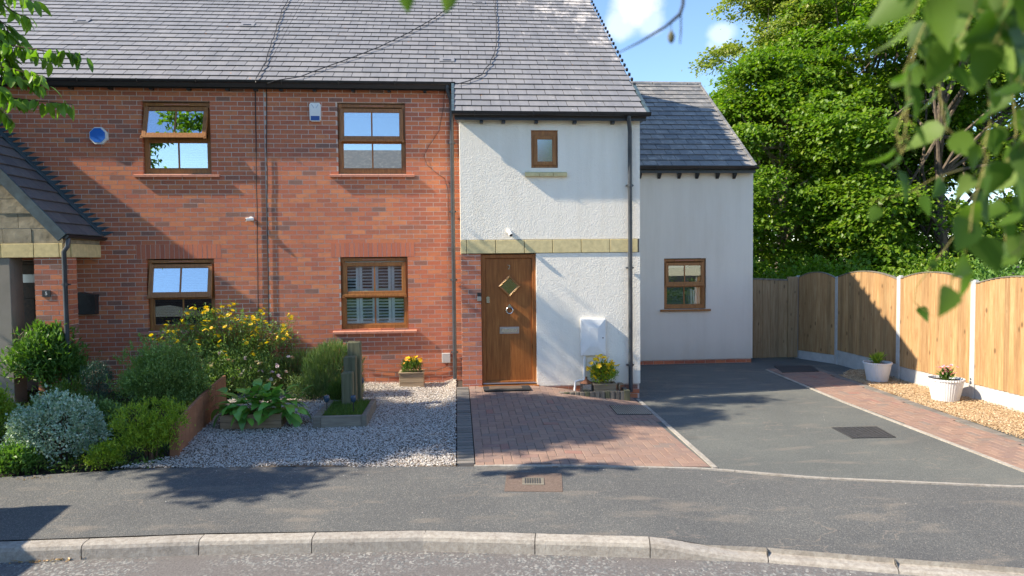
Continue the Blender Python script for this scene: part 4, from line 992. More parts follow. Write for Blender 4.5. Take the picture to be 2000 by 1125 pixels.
# lead flashing, stepped with the brick courses
mb = MB(); n = 0; z = EZ+.02
pts = []
while z < 4.9:
    x = EX-(z-EZ)/sl; w = .075/sl
    mb.prism([(x+.02, z), (x+.19, z+.07), (x-w+.19, z+.078), (x-w+.02, z+.075)][:4], 'y', -.012-.0002*(n % 3), .002); z += .075; n += 1
mb.build('lead_flashing', MT['lead'], house5)
mb = MB(); mb.m = MP; 
q0, q1 = sorted((0, -sgn*.0)); s_ = (yb-.13, yb-.002)
mb.box(s_[0], s_[1], .03, PLn, .03, .05, .003); mb.build('lead_gutter', MT['lead'], house5)
fy = (ya-.03, ya+.015) if sgn > 0 else (yb, yb)
mb = MB(); mb.m = MP; mb.box(ya-.04, ya-.001, -.02, PLn, -.11, .045, .004); mb.build('verge_board', MT['lead'], house5)
mb = MB(); ge = EX+.02; prof = [(ge+.05*math.cos(a), EZ+.0-.05*math.sin(a)) for a in np.linspace(0, math.pi, 9)]; mb.prism(prof, 'y', PF-.1, -.012); mb.build('porch_gutter', MT['black_plastic'], house5, smooth=True)
# gable masonry
cxr = at_y(124, 480, PF)[0]      # right front corner
zb1, zb0 = at_y(90, 475, PF)[2], at_y(90, 503, PF)[2]
def clip_poly(P, f):
    o = []
    for a, b in zip(P, P[1:]+P[:1]):
        fa, fb = f(a), f(b)
        if fa >= 0: o.append(a)
        if (fa > 0 > fb) or (fa < 0 < fb): t = fa/(fa-fb); o.append((a[0]+(b[0]-a[0])*t, a[1]+(b[1]-a[1])*t))
    return o
under = lambda p: (EZ-.13+(EX-p[0])*sl)-p[1]
mb = MB(); P = clip_poly([(RX-2, zb1), (cxr-.01, zb1), (cxr-.01, 6), (RX-2, 6)], under); P = clip_poly(P, lambda p: (EZ-.13+(p[0]-(2*RX-EX))*sl)-p[1]); mb.prism(P, 'y', PF+.012, PF+.2); mb.build('gable_mortar', MT['joint'] if False else MT['pale_concrete'], house5)
z = zb1+.006; k = 0
while z < 5.0:
    x = cxr-(.0 if k % 2 else .0); i = 0; x = cxr
    while x > -7.9:
        w = (.20 if (i == 0 and k % 2) else random.uniform(.38, .46)); P = clip_poly([(x-w+.008, z), (x, z), (x, z+.205), (x-w+.008, z+.205)], under)
        if len(P) >= 3:
            A = abs(sum(a[0]*b[1]-b[0]*a[1] for a, b in zip(P, P[1:]+P[:1])))/2
            if A > .003: mb = MB(); mb.prism(P, 'y', PF-random.uniform(0, .012), PF+.1); mb.build('stone_block', MT['buff_stone'], house5)
        x -= w; i += 1
    z += .215; k += 1
xa = at_y(-140, 490, PF)[0]; xs = [at_y(px, 490, PF)[0] for px in (-520, -440, -360, -285, -212, -142, -72, 3, 67, 117)]+[cxr]
for a, b in zip(xs, xs[1:]): mb = MB(); mb.box(a+.005, b-.004, PF-.02, PF+.18, zb0+.003, zb1-.004, .004); mb.build('band_stone', MT['sand_stone'], house5)
for a, b in ((PF+.185, PF+.6), (PF+.605, -.003)): mb = MB(); mb.box(cxr-.2, cxr+.015, a, b, zb0+.003, zb1-.004, .004); mb.build('band_stone', MT['sand_stone'], house5)
mb = MB(); mb.box(cxr-.18, cxr-.003, PF+.2, -.002, zb1, EZ-.05); mb.build('porch_side', MT['buff_stone'], house5)
ppx0 = at_y(68, 560, PF)[0]
mb = MB(); mb.box(ppx0+.006, cxr-.006, PF+.0022, PF+.33, -.3, zb0-.002); mb.build('pier_core', MT['mortar'], house5)
pieces('pier_brick', brick_list(ppx0, cxr, -.1, zb0-.003, [], PF, .102, xoff=ppx0), MT['brick'], house5)
SB = brick_list(PF+.108, PF+.33, -.1, zb0-.003, [], 0, .1, xoff=PF+.108); pieces('pier_brick', [(cxr-.1, cxr+.0, b[0], b[1], b[4], b[5]) for b in SB], MT['brick'], house5)
lpx = at_y(22, 600, PF)[0]; mb = MB(); mb.box(lpx-.9, lpx, PF, PF+.3, -.3, zb0-.002, .006); mb.build('porch_pillar', MT['beige_wall'], house5)
xg = at_y(131, 600, PF-.02)[0]; zg = at_y(131, 470, PF)[2]
pipe('downpipe', [(ge, PF-.02, EZ-.04), (ge, PF-.03, EZ-.10), (xg+.05, PF-.05, EZ-.17), (xg, PF-.05, EZ-.24), (xg, PF-.05, -.1)], .033, house5, clips=(1.75, .9))
nd = empty('front_door', (-7.1, .1, 0), parent=house5); nd['label'] = 'dark brown panelled front door inside the stone porch'
mb = MB(); rect_frame(mb, ND[0]+.003, ND[1]-.003, .0, ND[3]-.004, .06, .05, .12); mb.build('door_frame', MT['door_brown'], nd)
mb = MB(); mb.box(ND[0]+.06, ND[1]-.06, .08, .12, .03, ND[3]-.06, .003); mb.build('door_leaf', MT['door_brown'], nd)
for (a, b, c, d) in ((.15, .42, 1.0, 1.5), (.56, .83, 1.0, 1.5), (.15, .42, .25, .8), (.56, .83, .25, .8)): mb = MB(); mb.box(ND[0]+a, ND[0]+b, .068, .08, c, d, .006); mb.build('door_panel', MT['door_brown'], nd)
q = at_y(57, 544, .07); mb = MB(); mb.box(q[0]-.12, q[0]+.12, .06, .078, q[2]-.07, q[2]+.07, .004); mb.build('door_light', MT['steel'], nd)
mb = MB(); mb.tube([(ND[1]-.13, .05, 1.0), (ND[1]-.13, .02, 1.0), (ND[1]-.25, .02, 1.0)], .012, 8); mb.build('door_handle', MT['chrome'], nd)
# ------------------------------------------------------------------ fittings on the walls (things of their own)
q = at_y(192, 265, -.05); o = empty('burglar_alarm', (q[0], 0, q[2]), 'blue octagonal alarm box with white rim on the brick wall above the porch', 'alarm box')
mb = MB(); mb.prism([(q[0]+.145*math.cos(a+.39), q[2]+.145*math.sin(a+.39)) for a in np.linspace(0, 2*math.pi, 9)[:-1]], 'y', -.055, -.003); mb.build('case', MT['white_plastic'], o)
mb = MB(); mb.prism([(q[0]-.008+.122*math.cos(a+.39), q[2]+.004+.122*math.sin(a+.39)) for a in np.linspace(0, 2*math.pi, 9)[:-1]], 'y', -.066, -.055); mb.build('cover', MT['blue_plastic'], o)
a, b = at_y(604, 201, -.05), at_y(627, 237, -.05); cx = (a[0]+b[0])/2
o = empty('burglar_alarm', (cx, 0, b[2]), 'white alarm siren box with blue base beside the upper right brick wall window', 'alarm box')
mb = MB(); mb.prism([(a[0]+.02, a[2]), (b[0]-.02, a[2]), (b[0], a[2]-.03), (b[0]-.004, b[2]+.02), (b[0]-.03, b[2]), (a[0]+.03, b[2]), (a[0]+.004, b[2]+.02), (a[0], a[2]-.03)], 'y', -.06, -.003); mb.build('case', MT['white_plastic'], o)
mb = MB(); mb.box(a[0]+.02, b[0]-.02, -.064, -.058, b[2]+.012, b[2]+.085, .003); mb.build('lens', MT['navy'], o)
for s in (-1, 1): mb = MB(); mb.m = Matrix.Translation((cx+s*.035, 0, a[2]-.055)) @ Matrix.Rotation(R(s*32), 4, 'Y'); mb.box(-.008, .008, -.063, -.059, -.035, .035); mb.build('emblem', MT['steel'], o)
def cam_unit(px, py, label, wall_y, big):
    q = at_y(px, py, wall_y-.06); o = empty('security_camera', (q[0], wall_y, q[2]), label, 'security camera'); k = 1.0
    mb = MB(); mb.tube([(q[0]-.01, wall_y-.002, q[2]+.03), (q[0]-.01, wall_y-.02, q[2]+.03)], .035, 14); mb.build('base', MT['white_plastic'], o, smooth=True)
    mb = MB(); d = Vector((.25, -.75, -.62)).normalized() if not big else Vector((-.8, -.55, -.1)).normalized(); c = Vector((q[0], wall_y-.045, q[2]+.015)); mb.tube([c-d*.035, c+d*.085], .03, 14); mb.build('body', MT['white_plastic'], o, smooth=True)
    mb = MB(); mb.tube([c+d*.085, c+d*.088], .022, 12); mb.build('lens', MT['black_plastic'], o); return o
cam_unit(995, 455, 'small white bullet camera on the rendered wall above the oak coloured door', DR, False)
o = cam_unit(490, 430, 'white security camera on the brick wall beside the black cables', 0, True)
a, b = at_y(1134, 623, DR-.05), at_y(1183, 694, DR-.05); o = empty('meter_box', ((a[0]+b[0])/2, DR, b[2]), 'white utility meter box mounted on the rendered wall', 'meter box')
md = .062
mb = MB(); mb.box(a[0], b[0], DR-md, DR-.001, b[2], a[2], .008); mb.build('case', MT['white_plastic'], o)
mb = MB(); i0, i1, j0_, j1 = a[0]+.018, b[0]-.018, b[2]+.018, a[2]-.018; mx_, mz = .115, .13
vs = [(i0, DR-md-.004, j0_), (i1, DR-md-.004, j0_), (i1, DR-md-.004, j1), (i0, DR-md-.004, j1), (i0+mx_, DR-md-.024, j0_+mz), (i1-mx_, DR-md-.024, j0_+mz), (i1-mx_, DR-md-.024, j1-mz), (i0+mx_, DR-md-.024, j1-mz), (i0, DR-md+.002, j0_), (i1, DR-md+.002, j0_), (i1, DR-md+.002, j1), (i0, DR-md+.002, j1)]
mb.add(vs, [(4, 5, 6, 7), (0, 1, 5, 4), (1, 2, 6, 5), (2, 3, 7, 6), (3, 0, 4, 7), (8, 9, 1, 0), (9, 10, 2, 1), (10, 11, 3, 2), (11, 8, 0, 3)]); mb.build('door', MT['white_plastic'], o)
mb = MB(); mb.tube([(i1-.03, DR-md-.018, (a[2]+b[2])/2-.01), (i1-.03, DR-md, (a[2]+b[2])/2-.01)], .01, 10); mb.build('lock', MT['iron'], o)
gx = at_y(1141, 720, DR)[0]; mb = MB(); mb.tube([(gx, DR-.028, b[2]+.01), (gx, DR-.028, .02)], .022, 10); mb.build('supply_pipe', MT['white_plastic'], o, smooth=True)
a, b = at_y(863, 690, -.05), at_y(880, 709, -.05); mb = MB(); mb.box(a[0], b[0], -.05, -.002, b[2], a[2], .008); tag(mb.build('socket_box', MT['grey_plastic']), 'small pale grey outdoor socket box low on the brick wall beside the downpipe', 'socket box')
a, b = at_y(932, 573, DR-.03), at_y(940, 588, DR-.03); o = empty('doorbell', (a[0], DR, b[2]), 'small doorbell unit with black top on the brick pier beside the door', 'doorbell')
mb = MB(); mb.box(a[0], b[0], DR-.03, DR-.003, b[2], a[2]-.05, .003); mb.build('button_case', MT['steel'], o); mb = MB(); mb.box(a[0], b[0]-.001, DR-.028, DR-.003, a[2]-.048, a[2]+.012, .003); mb.build('camera_head', MT['black_plastic'], o)
a, b = at_y(136, 572, -.12), at_y(186, 614, -.12); o = empty('mailbox', ((a[0]+b[0])/2, 0, b[2]), 'black wall letterbox beside the porch downpipe', 'mailbox')
mb = MB(); mb.prism([(a[0], b[2]), (b[0], b[2]), (b[0], a[2]-.04), (a[0], a[2]-.04)], 'y', -.12, -.003); mb.build('body', MT['black_plastic'], o)
mb = MB(); cxm = (a[0]+b[0])/2; mb.prism([(a[0]-.01, a[2]-.075), (b[0]+.01, a[2]-.075), (b[0]+.01, a[2]-.035), (cxm+.05, a[2]-.012), (cxm-.03, a[2]+.01), (cxm-.1, a[2]), (a[0]-.01, a[2]-.035)], 'y', -.135, -.003); mb.build('lid', MT['black_plastic'], o)
a, b = at_y(82, 567, PF-.01), at_y(99, 580, PF-.01); o = empty('house_number_plate', ((a[0]+b[0])/2, PF, b[2]), 'small dark slate plate with number on the porch pier', 'number plate')
mb = MB(); mb.box(a[0], b[0], PF-.014, PF-.003, b[2], a[2], .002); mb.build('plate', MT['black_plastic'], o); text('5', .07, Matrix.Translation(((a[0]+b[0])/2, PF-.015, (a[2]+b[2])/2)) @ Matrix.Rotation(R(90), 4, 'X'), MT['white_plastic'], o, 'digit', .001)
# cables
NR = np.array([0, -math.sin(TP), math.cos(TP)])
def on_roof(px, py, lift=.035):
    d = ray(px, py); p0 = np.array([0, RY0, RZ0])+NR*lift; return CAM+d*((NR @ (p0-CAM))/(NR @ d))
def cable(pts, r, m, label, name='cable'):
    mb = MB(); mb.tube(pts, r, 6); return tag(mb.build(name, MT[m], smooth=True), label, 'cable')
def dense(pp, f, jit=0.0, step=8):
    o = []
    for a, b in zip(pp, pp[1:]):
        n = max(1, int(math.hypot(b[0]-a[0], b[1]-a[1])/step))
        for i in range(n): t = i/n; o.append(tuple(f(a[0]+(b[0]-a[0])*t+random.uniform(-jit, jit), a[1]+(b[1]-a[1])*t)))
    o.append(tuple(f(*pp[-1]))); return o
cable(dense([(565, -6), (552, 20), (545, 40), (534, 72), (526, 98), (520, 122), (509, 140), (500, 153)], on_roof, 2.2)+[tuple(at_y(499, 160, -.24))]+dense([(498, 172), (499, 240), (501, 330), (502, 450), (504, 600), (505, 640)], lambda a, b: at_y(a, b, -.018), .8, 30), .008, 'cable_black', 'black cable running down the left of the roof and the brick wall joint')
cable(dense([(884, 8), (850, 34), (800, 63), (740, 92), (680, 115), (630, 133), (585, 150), (540, 157)], on_roof, .6)+[tuple(at_y(523, 163, -.24))]+dense([(521, 175), (521, 300), (522, 420), (524, 560), (526, 640)], lambda a, b: at_y(a, b, -.018), .8, 30), .0075, 'cable_black', 'black cable sagging diagonally across the middle of the roof')
cable(dense([(966, -4), (969, 40), (971, 62), (968, 95), (956, 125), (940, 146), (915, 158), (893, 164)], on_roof, 1.4), .0075, 'cable_black', 'black cable curving down the roof above the white bay')
cable(dense([(868, 175), (866, 210), (858, 255), (838, 285), (828, 305), (834, 322), (850, 336), (868, 348), (875, 370), (876, 430)], lambda a, b: at_y(a, b, -.012), .2), .0035, 'cable_brown', 'thin brown cable looping on the brick wall beside the grey downpipe')
p = [at_y(*q, -.02) for q in ((878, 700), (872, 716), (850, 724), (828, 722), (800, 727), (760, 726), (715, 722))]; cable([tuple(x) for x in p], .006, 'cable_brown', 'brown cable running along the foot of the brick wall')
o = empty('outdoor_plug_lead', tuple(at_y(1125, 760, DR-.05)), 'white bent waste pipe low on the rendered wall behind the log edging', 'pipe')
mb = MB(); a = at_y(1139, 743, DR-.03); b = at_y(1124, 745, DR-.06); c = at_y(1122, 765, DR-.06); mb.tube([tuple(a), tuple((a+b)/2+np.array([0, 0, .01])), tuple(b), tuple(c)], .018, 10); mb.build('elbow_pipe', MT['white_plastic'], o, smooth=True)
# ------------------------------------------------------------------ FENCE
posts = [(1551, 697), (1636, 710), (1757, 741), (1902, 777)]; PW = [at_x(px, py, 8.05) if i else G(px, py) for i, (px, py) in enumerate(posts)]
def fpost(x, y, z0, z1): 
    mb = MB(); mb.box(x-.05, x+.05, y-.05, y+.05, z0-.3, z1, .008); mb.box(x-.03, x+.03, y-.03, y+.03, z1, z1+.02, .008); return mb
FP = [(7.66, 3.17)]+[(8.05, PW[i][1]) for i in (1, 2, 3)]
dY = (FP[2][1]-FP[3][1]); FP.append((8.03, FP[3][1]-1.9)); FP.append((8.0, FP[4][1]-1.93)); 
tops = [at_y(1550, 540, 3.17)[2]]+[at_x(px, py, 8.05)[2] for px, py in ((1634, 541), (1757, 540), (1908, 549))]; tops += [tops[-1]-.03, tops[-1]-.08]
plab = ['concrete fence post at the corner beside the timber gate', 'second concrete fence post from the gate, in shade', 'concrete fence post behind the left white pot', 'concrete fence post behind the right white pot', 'concrete fence post just outside the right edge, nearest the pavement', 'concrete fence post at the pavement end of the fence']
for i, (x, y) in enumerate(FP): tag(fpost(x, y, -.2, tops[i]).build('fence_post', MT['pale_concrete']), plab[i], 'fence post', 'concrete fence posts along the drive')
labs = ['narrow arched timber fence bay next to the gate, in shade', 'arched timber fence bay crossed by the diagonal roof shadow', 'sunlit arched timber fence bay between the two white pots', 'nearest arched timber fence bay at the right edge of the photo', 'arched timber fence bay nearest the pavement, outside the view']
for i in range(5):
    (xa, ya_), (xb, yb_) = FP[i], FP[i+1]; A = Vector((xa, ya_, 0)); B = Vector((xb, yb_, 0)); d = (B-A); L = d.length-.1; d.normalize(); ang = math.atan2(d.y, d.x)
    zsh = (tops[i]+tops[i+1])/2-.03; zg_ = -.2+(.27 if i < 2 else .24)
    if i == 0: zg_ = at_x(1600, 690, 7.85)[2]
    O = A+d*.05; t = empty('timber_fence', (O.x+d.x*L/2, O.y+d.y*L/2, -.2), labs[i], 'fence', 'arched fence bays along the drive')
    Mf = Matrix.Translation((O.x, O.y, 0)) @ Matrix.Rotation(ang, 4, 'Z')
    mb = MB(); mb.m = Mf; mb.box(0.0, L, -.025, .025, -.35, zg_, .004); mb.build('gravel_board', MT['pale_concrete'], t)
    nb = max(6, int(L/.092)); w = L/nb; rise = .13 if L > 1.3 else .12
    arch = lambda u: zsh+rise*(1-((u/L-.5)*2)**2)
    for k in range(nb):
        a, b = k*w, (k+1)*w+.006; mb = MB(); mb.m = Mf; y1 = -.0 ; side = -1
        # boards face the drive (local -y after rotation points to the drive)
        f0 = -.032 if k % 2 else -.028
        za_, zb2 = arch(a), arch(min(b, L)); z0_ = zg_+.004+random.uniform(0, .003); mb.add([(a, -.040, z0_), (b+.012, -.024, z0_), (b+.012, -.016, z0_), (a, -.018, z0_), (a, -.040, za_), (b+.012, -.024, zb2), (b+.012, -.016, zb2), (a, -.018, za_)], [tuple(f) for f in BOXF.tolist()]); mb.build('board', MT['fence_wood'], t)
    mb = MB(); mb.m = Mf; pts = [(L*q/12, arch(L*q/12)+.003) for q in range(13)]
    for (u0, z0_), (u1, z1_) in zip(pts, pts[1:]): mb.prism([(u0, z0_), (u1, z1_), (u1, z1_+.018), (u0, z0_+.018)], 'y', -.045, .02)
    mb.build('capping', MT['weathered_wood'], t)
    mb = MB(); mb.m = Mf; mb.box(0.01, L-.01, -.015, .02, zg_+.15, zg_+.19); mb.box(.01, L-.01, -.015, .02, zsh-.25, zsh-.21); mb.build('rail', MT['fence_wood'], t)
gx0, gx1 = WX1+.01, 7.59; gt_ = at_y(1530, 546, 3.1)[2]
t = empty('side_gate', ((gx0+gx1)/2, 3.1, -.2), 'timber boarded side gate between the rendered wing and the fence corner', 'gate')
xpost = at_y(1537, 620, 3.1)[0]; n = 11; w = (xpost-gx0)/n; gz = -.19
for k in range(n):
    a, b = gx0+k*w, gx0+(k+1)*w+.004; f0 = 3.084 if k % 2 else 3.094; tz = lambda x: gt_+.02-.05*((x-gx0-.1)/(xpost-gx0))**2
    mb = MB(); mb.prism([(a, gz), (b, gz), (b, tz(b)), (a, tz(a))], 'y', f0, f0+.018); mb.build('board', MT['gate_wood'], t)
mb = MB(); mb.prism([(gx0, gt_+.02), (xpost, gt_-.03), (xpost, gt_+.01), (gx0, gt_+.055)], 'y', 3.07, 3.13); mb.build('capping', MT['weathered_wood'], t)
mb = MB(); mb.box(xpost+.004, 7.60, 3.05, 3.13, gz, gt_+.06, .005); mb.build('gate_post', MT['gate_wood'], t)
# ------------------------------------------------------------------ leaf machinery
def unitv(v): return v/np.maximum(np.linalg.norm(v, axis=-1, keepdims=True), 1e-9)
def leaves_np(name, C, A, Nn, L, Wd, m, parent=None, kind=None, fold=.25):
    """C base points, A axis dirs, Nn approx normals, L lengths, Wd widths"""
    n = len(C); A = unitv(A); side = unitv(np.cross(A, Nn)); nr = np.cross(side, A)
    L = np.broadcast_to(L, n)[:, None]; Wd = np.broadcast_to(Wd, n)[:, None]
    b = C; tip = C+A*L; mid = C+A*L*.45
    l = mid+side*Wd/2+nr*Wd*fold; r = mid-side*Wd/2+nr*Wd*fold
    V = np.stack([b, l, tip, r], 1).reshape(-1, 3); k = np.arange(n)[:, None]*4
    F = np.concatenate([k+np.array([[0, 2, 1]]), k+np.array([[0, 3, 2]])], 1).reshape(-1, 3)
    return np_mesh(name, V, F, m, parent, kind)
def sph(n): return unitv(RNG.normal(size=(n, 3)))
def bush(name, c, rad, nclump, per, rc, L, Wd, m, parent, up=.5, rough=.35, kind=None, shell_=.55, flat=1.0, bottom=-.6, lump=.22, name2=None, shoots=26, lobes=0):
    c = np.array(c, float); rad = np.array(rad, float); d = sph(int(nclump*1.8)); d = d[d[:, 2] > bottom][:nclump]
    lum = 1+lump*np.sin(d[:, 0]*5+c[0]*3)*np.cos(d[:, 1]*4.3+c[1])+lump*.6*np.sin(d[:, 2]*7+d[:, 0]*3)
    rr = RNG.uniform(shell_, 1.0, len(d))**.6
    cc = c+d*rad*(rr*lum)[:, None]
    if lobes:
        lc = RNG.uniform(-1, 1, (lobes, 3))*np.array([.62, .5, .34]); lr = RNG.uniform(.36, .62, lobes); li = RNG.integers(0, lobes, len(d)); d2 = sph(len(d)); d2[:, 2] = np.abs(d2[:, 2])*.9-.15; d = unitv(d2)
        cc = c+(lc[li]+d*lr[li][:, None])*rad*np.array([1, 1, 1.12])*RNG.uniform(.8, 1.05, (len(d), 1))
    ids = np.repeat(np.arange(len(d)), per); off = RNG.normal(size=(len(ids), 3))*rc*np.array([1, 1, flat]); P = cc[ids]+off
    ax = unitv(d[ids]*.6+np.array([0, 0, up])+RNG.normal(size=P.shape)*.65); nn = unitv(np.array([0, 0, 1.0])+d[ids]*.5+RNG.normal(size=P.shape)*rough)
    if shoots:
        sdv = sph(shoots*3); sdv = sdv[sdv[:, 2] > .0][:shoots]; sl = RNG.uniform(.12, .32, len(sdv))*(rad[2]+rad[0])*.5; q = 22; ii = np.repeat(np.arange(len(sdv)), q); tt = np.tile(np.linspace(0, 1, q), len(sdv))
        dirn = unitv(sdv*.6+np.array([0, 0, up*.6+.3])+RNG.normal(size=sdv.shape)*.25); SP = c+sdv[ii]*rad*.93+dirn[ii]*(sl[ii]*tt)[:, None]; P = np.concatenate([P, SP]); ax = np.concatenate([ax, unitv(dirn[ii]*.6+RNG.normal(size=SP.shape)*.6)]); nn = np.concatenate([nn, unitv(RNG.normal(size=SP.shape)+np.array([0, 0, 1.0]))])
    keep = P[:, 2] > c[2]-rad[2]*1.0; P = P[keep]; ax = ax[keep]; nn = nn[keep]
    s = RNG.uniform(.65, 1.25, len(P)); return leaves_np(name, P, ax, nn, L*s, Wd*s, m, parent, kind)
def stems(parent, base, tips, r0, m, name='stem'):
    mb = MB()
    for tp in tips:
        a = Vector(base)+Vector((random.uniform(-.05, .05), random.uniform(-.05, .05), 0)); b = Vector(tp); mid = a.lerp(b, .5)+Vector((random.uniform(-.06, .06), random.uniform(-.06, .06), .06)); mb.tube([a, mid, b], [r0, r0*.7, r0*.35], 5)
    return mb.build(name, m, parent)
def flowers(name, pts, r, m, parent, petals=6, centre=None, part='flower', tilt=None):
    """each flower a small rosette object, sharing one mesh"""
    b = MB()
    for k in range(petals):
        a = 2*math.pi*k/petals; ca, sa = math.cos(a), math.sin(a); w = .38; b.add([(0, 0, 0), (r*.65*ca-r*w*sa, r*.65*sa+r*w*ca, r*.16), (r*ca, r*sa, r*.1), (r*.65*ca+r*w*sa, r*.65*sa-r*w*ca, r*.16)], [(0, 1, 2, 3)])
    b.lathe([(r*.22, 0), (r*.2, r*.18), (.0005, r*.22)], n=7); me = b.mesh(part); me.materials.append(m)
    for p in pts:
        o = bpy.data.objects.new(part, me); COL.objects.link(o); o.location = p; o.rotation_euler = (random.uniform(.1, 1.1), random.uniform(-.5, .3), random.uniform(0, 6)); k = random.uniform(.75, 1.2); o.scale = (k, k, k); adopt(o, parent)
# ------------------------------------------------------------------ garden left
def plant_box(px0, pybase, px1, pytop, dy=0):
    """centre and radii of a plant that stands on the ground and fills a pixel box"""
    b = G((px0+px1)/2, pybase); Y = b[1]+dy; l = at_y(px0, pybase, Y); r = at_y(px1, pybase, Y); t = at_y((px0+px1)/2, pytop, Y); b = np.array([(l[0]+r[0])/2, Y, g((l[0]+r[0])/2, Y)])
    return b, (r[0]-l[0])/2, t[2]-b[2]
def shrub(name, box, label, cat, leafkw, depth=.8, stem=True, dy=.0):
    b, rx, h = plant_box(*box, dy); rx *= .93; o = empty(name, tuple(b), label, cat)
    ry = rx*depth; bush('foliage', (b[0], b[1]+ry*.6, b[2]+h*.42), (rx, ry, h*.5), parent=o, **leafkw)
    if stem: stems(o, (b[0], b[1]+ry*.6, b[2]), [(b[0]+random.uniform(-.5, .5)*rx, b[1]+ry*.6+random.uniform(-.5, .5)*ry, b[2]+h*random.uniform(.5, .85)) for _ in range(7)], .012, MT['twig'])
    return o, b, rx, h
shrub('variegated_shrub', (2, 905, 178, 775), 'silvery green variegated low round shrub at the front left corner of the garden', 'shrub', dict(nclump=420, per=17, rc=.035, L=.032, Wd=.022, m=MT['euonymus_leaf'], shell_=.8, lump=.16, shoots=70), dy=-.1)
shrub('feathery_shrub', (195, 868, 402, 648), 'big feathery mid green shrub in the middle of the left garden', 'shrub', dict(nclump=900, per=30, rc=.045, L=.040, Wd=.017, m=MT['potentilla_leaf'], shell_=.6, up=.8, lump=.14, lobes=10, shoots=60), dy=.5)
o, b, rx, h = shrub('yellow_flowering_shrub', (312, 800, 556, 604), 'tall shrub covered in yellow flowers in front of the lower left window', 'shrub', dict(nclump=620, per=24, rc=.07, L=.045, Wd=.018, m=MT['potentilla_leaf'], shell_=.5, up=.9, lump=.2, lobes=8, shoots=50), dy=.75)
fl = []
for (px, py) in ((318, 668), (302, 660), (345, 690), (372, 640), (395, 632), (418, 640), (440, 690), (508, 676), (325, 632), (340, 648), (352, 630), (365, 615), (345, 665), (378, 605), (392, 612), (405, 622), (412, 608), (385, 668), (400, 640), (420, 655), (430, 603), (437, 618), (450, 612), (452, 592), (455, 620), (470, 630), (478, 618), (485, 628), (490, 635), (500, 640), (498, 650), (505, 655), (495, 690), (500, 620), (520, 632), (548, 640), (556, 648), (565, 620), (560, 660), (430, 672), (480, 665), (445, 640), (528, 668), (535, 655), (314, 660), (328, 645), (487, 612), (512, 608), (404, 600)):
    for _ in range(3): fl.append(tuple(at_y(px+random.uniform(-7, 7), py+random.uniform(-6, 6), b[1]+random.uniform(-.25, .15))))
flowers('flower', fl, .037, MT['yellow_petal'], o)
mb = MB()
for p in fl: mb.tube([Vector((b[0]+(p[0]-b[0])*.4, b[1]+.3, b[2]+.6)), Vector((b[0]+(p[0]-b[0])*.8, b[1]+.25, b[2]+.8)), Vector(p)], [.005, .004, .002], 4)
mb.build('flower_stem', MT['twig_green'], o)
A = []
for p in fl:
    for _ in range(16): A.append(np.array(p)+RNG.normal(size=3)*.055-np.array([0, 0, .05]))
A = np.array(A); leaves_np('upper_foliage', A, sph(len(A))+np.array([0, 0, .5]), sph(len(A))+np.array([0, -.3, 1]), .04, .014, MT['broad_leaf'], o)
shrub('lime_shrub', (218, 908, 345, 778), 'low lime green shrub beside the end of the brown board divider', 'shrub', dict(nclump=420, per=20, rc=.03, L=.04, Wd=.012, m=MT['hebe_leaf'], shell_=.6, up=1.0, lump=.2, lobes=9, shoots=50), dy=-.02)
shrub('lime_shrub', (165, 915, 232, 868), 'small lime green shrub low at the pavement between silver shrub and taller lime shrub', 'shrub', dict(nclump=120, per=16, rc=.03, L=.035, Wd=.012, m=MT['hebe_leaf'], shell_=.5, up=1.0), dy=-.05)
shrub('golden_shrub', (-60, 880, 22, 758), 'yellow green shrub cut by the left edge of the photo', 'shrub', dict(nclump=160, per=18, rc=.04, L=.045, Wd=.016, m=MT['hebe_leaf'], shell_=.5, up=.8), dy=.1)
shrub('dwarf_conifer', (152, 805, 214, 702), 'dark blue green upright dwarf conifer in the left garden', 'shrub', dict(nclump=190, per=26, rc=.03, L=.03, Wd=.008, m=MT['conifer_leaf'], shell_=.5, up=1.4, lump=.3), dy=.1)
o, b, rx, h = shrub('broadleaf_shrub', (14, 810, 142, 632), 'leafy dark green shrub growing in front of the porch pier', 'shrub', dict(nclump=420, per=14, rc=.08, L=.10, Wd=.034, m=MT['broad_leaf'], shell_=.4, up=.6, lump=.25, lobes=8, shoots=30), dy=.35)
A = np.array([at_y(random.uniform(28, 78), random.uniform(655, 740), b[1]+random.uniform(0, .3)) for _ in range(160)]); leaves_np('dry_stems', A, np.tile([.25, 0, 1.0], (160, 1))+RNG.normal(size=(160, 3))*.35, sph(160), .16, .008, MT['dry_stem'], o)
shrub('low_leafy_plant', (95, 835, 165, 745), 'loose mid green perennial behind the silvery shrub', 'plant', dict(nclump=110, per=14, rc=.05, L=.06, Wd=.016, m=MT['grass_leaf'], shell_=.3, up=1.5), dy=.1)
shrub('low_leafy_plant', (178, 870, 232, 790), 'dark leafy plant between silvery shrub and feathery shrub', 'plant', dict(nclump=120, per=14, rc=.045, L=.05, Wd=.02, m=MT['potentilla_leaf'], shell_=.3, up=.6), dy=.1)
o, b, rx, h = shrub('pink_flowering_perennial', (405, 775, 560, 690), 'airy perennial with pale pink flower heads behind the large leaved plant', 'plant', dict(nclump=520, per=20, rc=.05, L=.045, Wd=.015, m=MT['potentilla_leaf'], shell_=.3, up=1.2), dy=-.12)
fl = []
for (px, py) in ((412, 712), (396, 722), (470, 735), (452, 708), (443, 700), (500, 706), (507, 712), (508, 722), (530, 728), (525, 740), (532, 746), (473, 728), (485, 720), (455, 742), (468, 722), (432, 690), (560, 725), (566, 700), (545, 715), (478, 700), (548, 735)):
    for _ in range(3): fl.append(tuple(at_y(px+random.uniform(-5, 5), py+random.uniform(-4, 4), b[1]+random.uniform(-.15, .05))))
flowers('flower', fl, .030, MT['pink_petal'], o)
mb = MB()
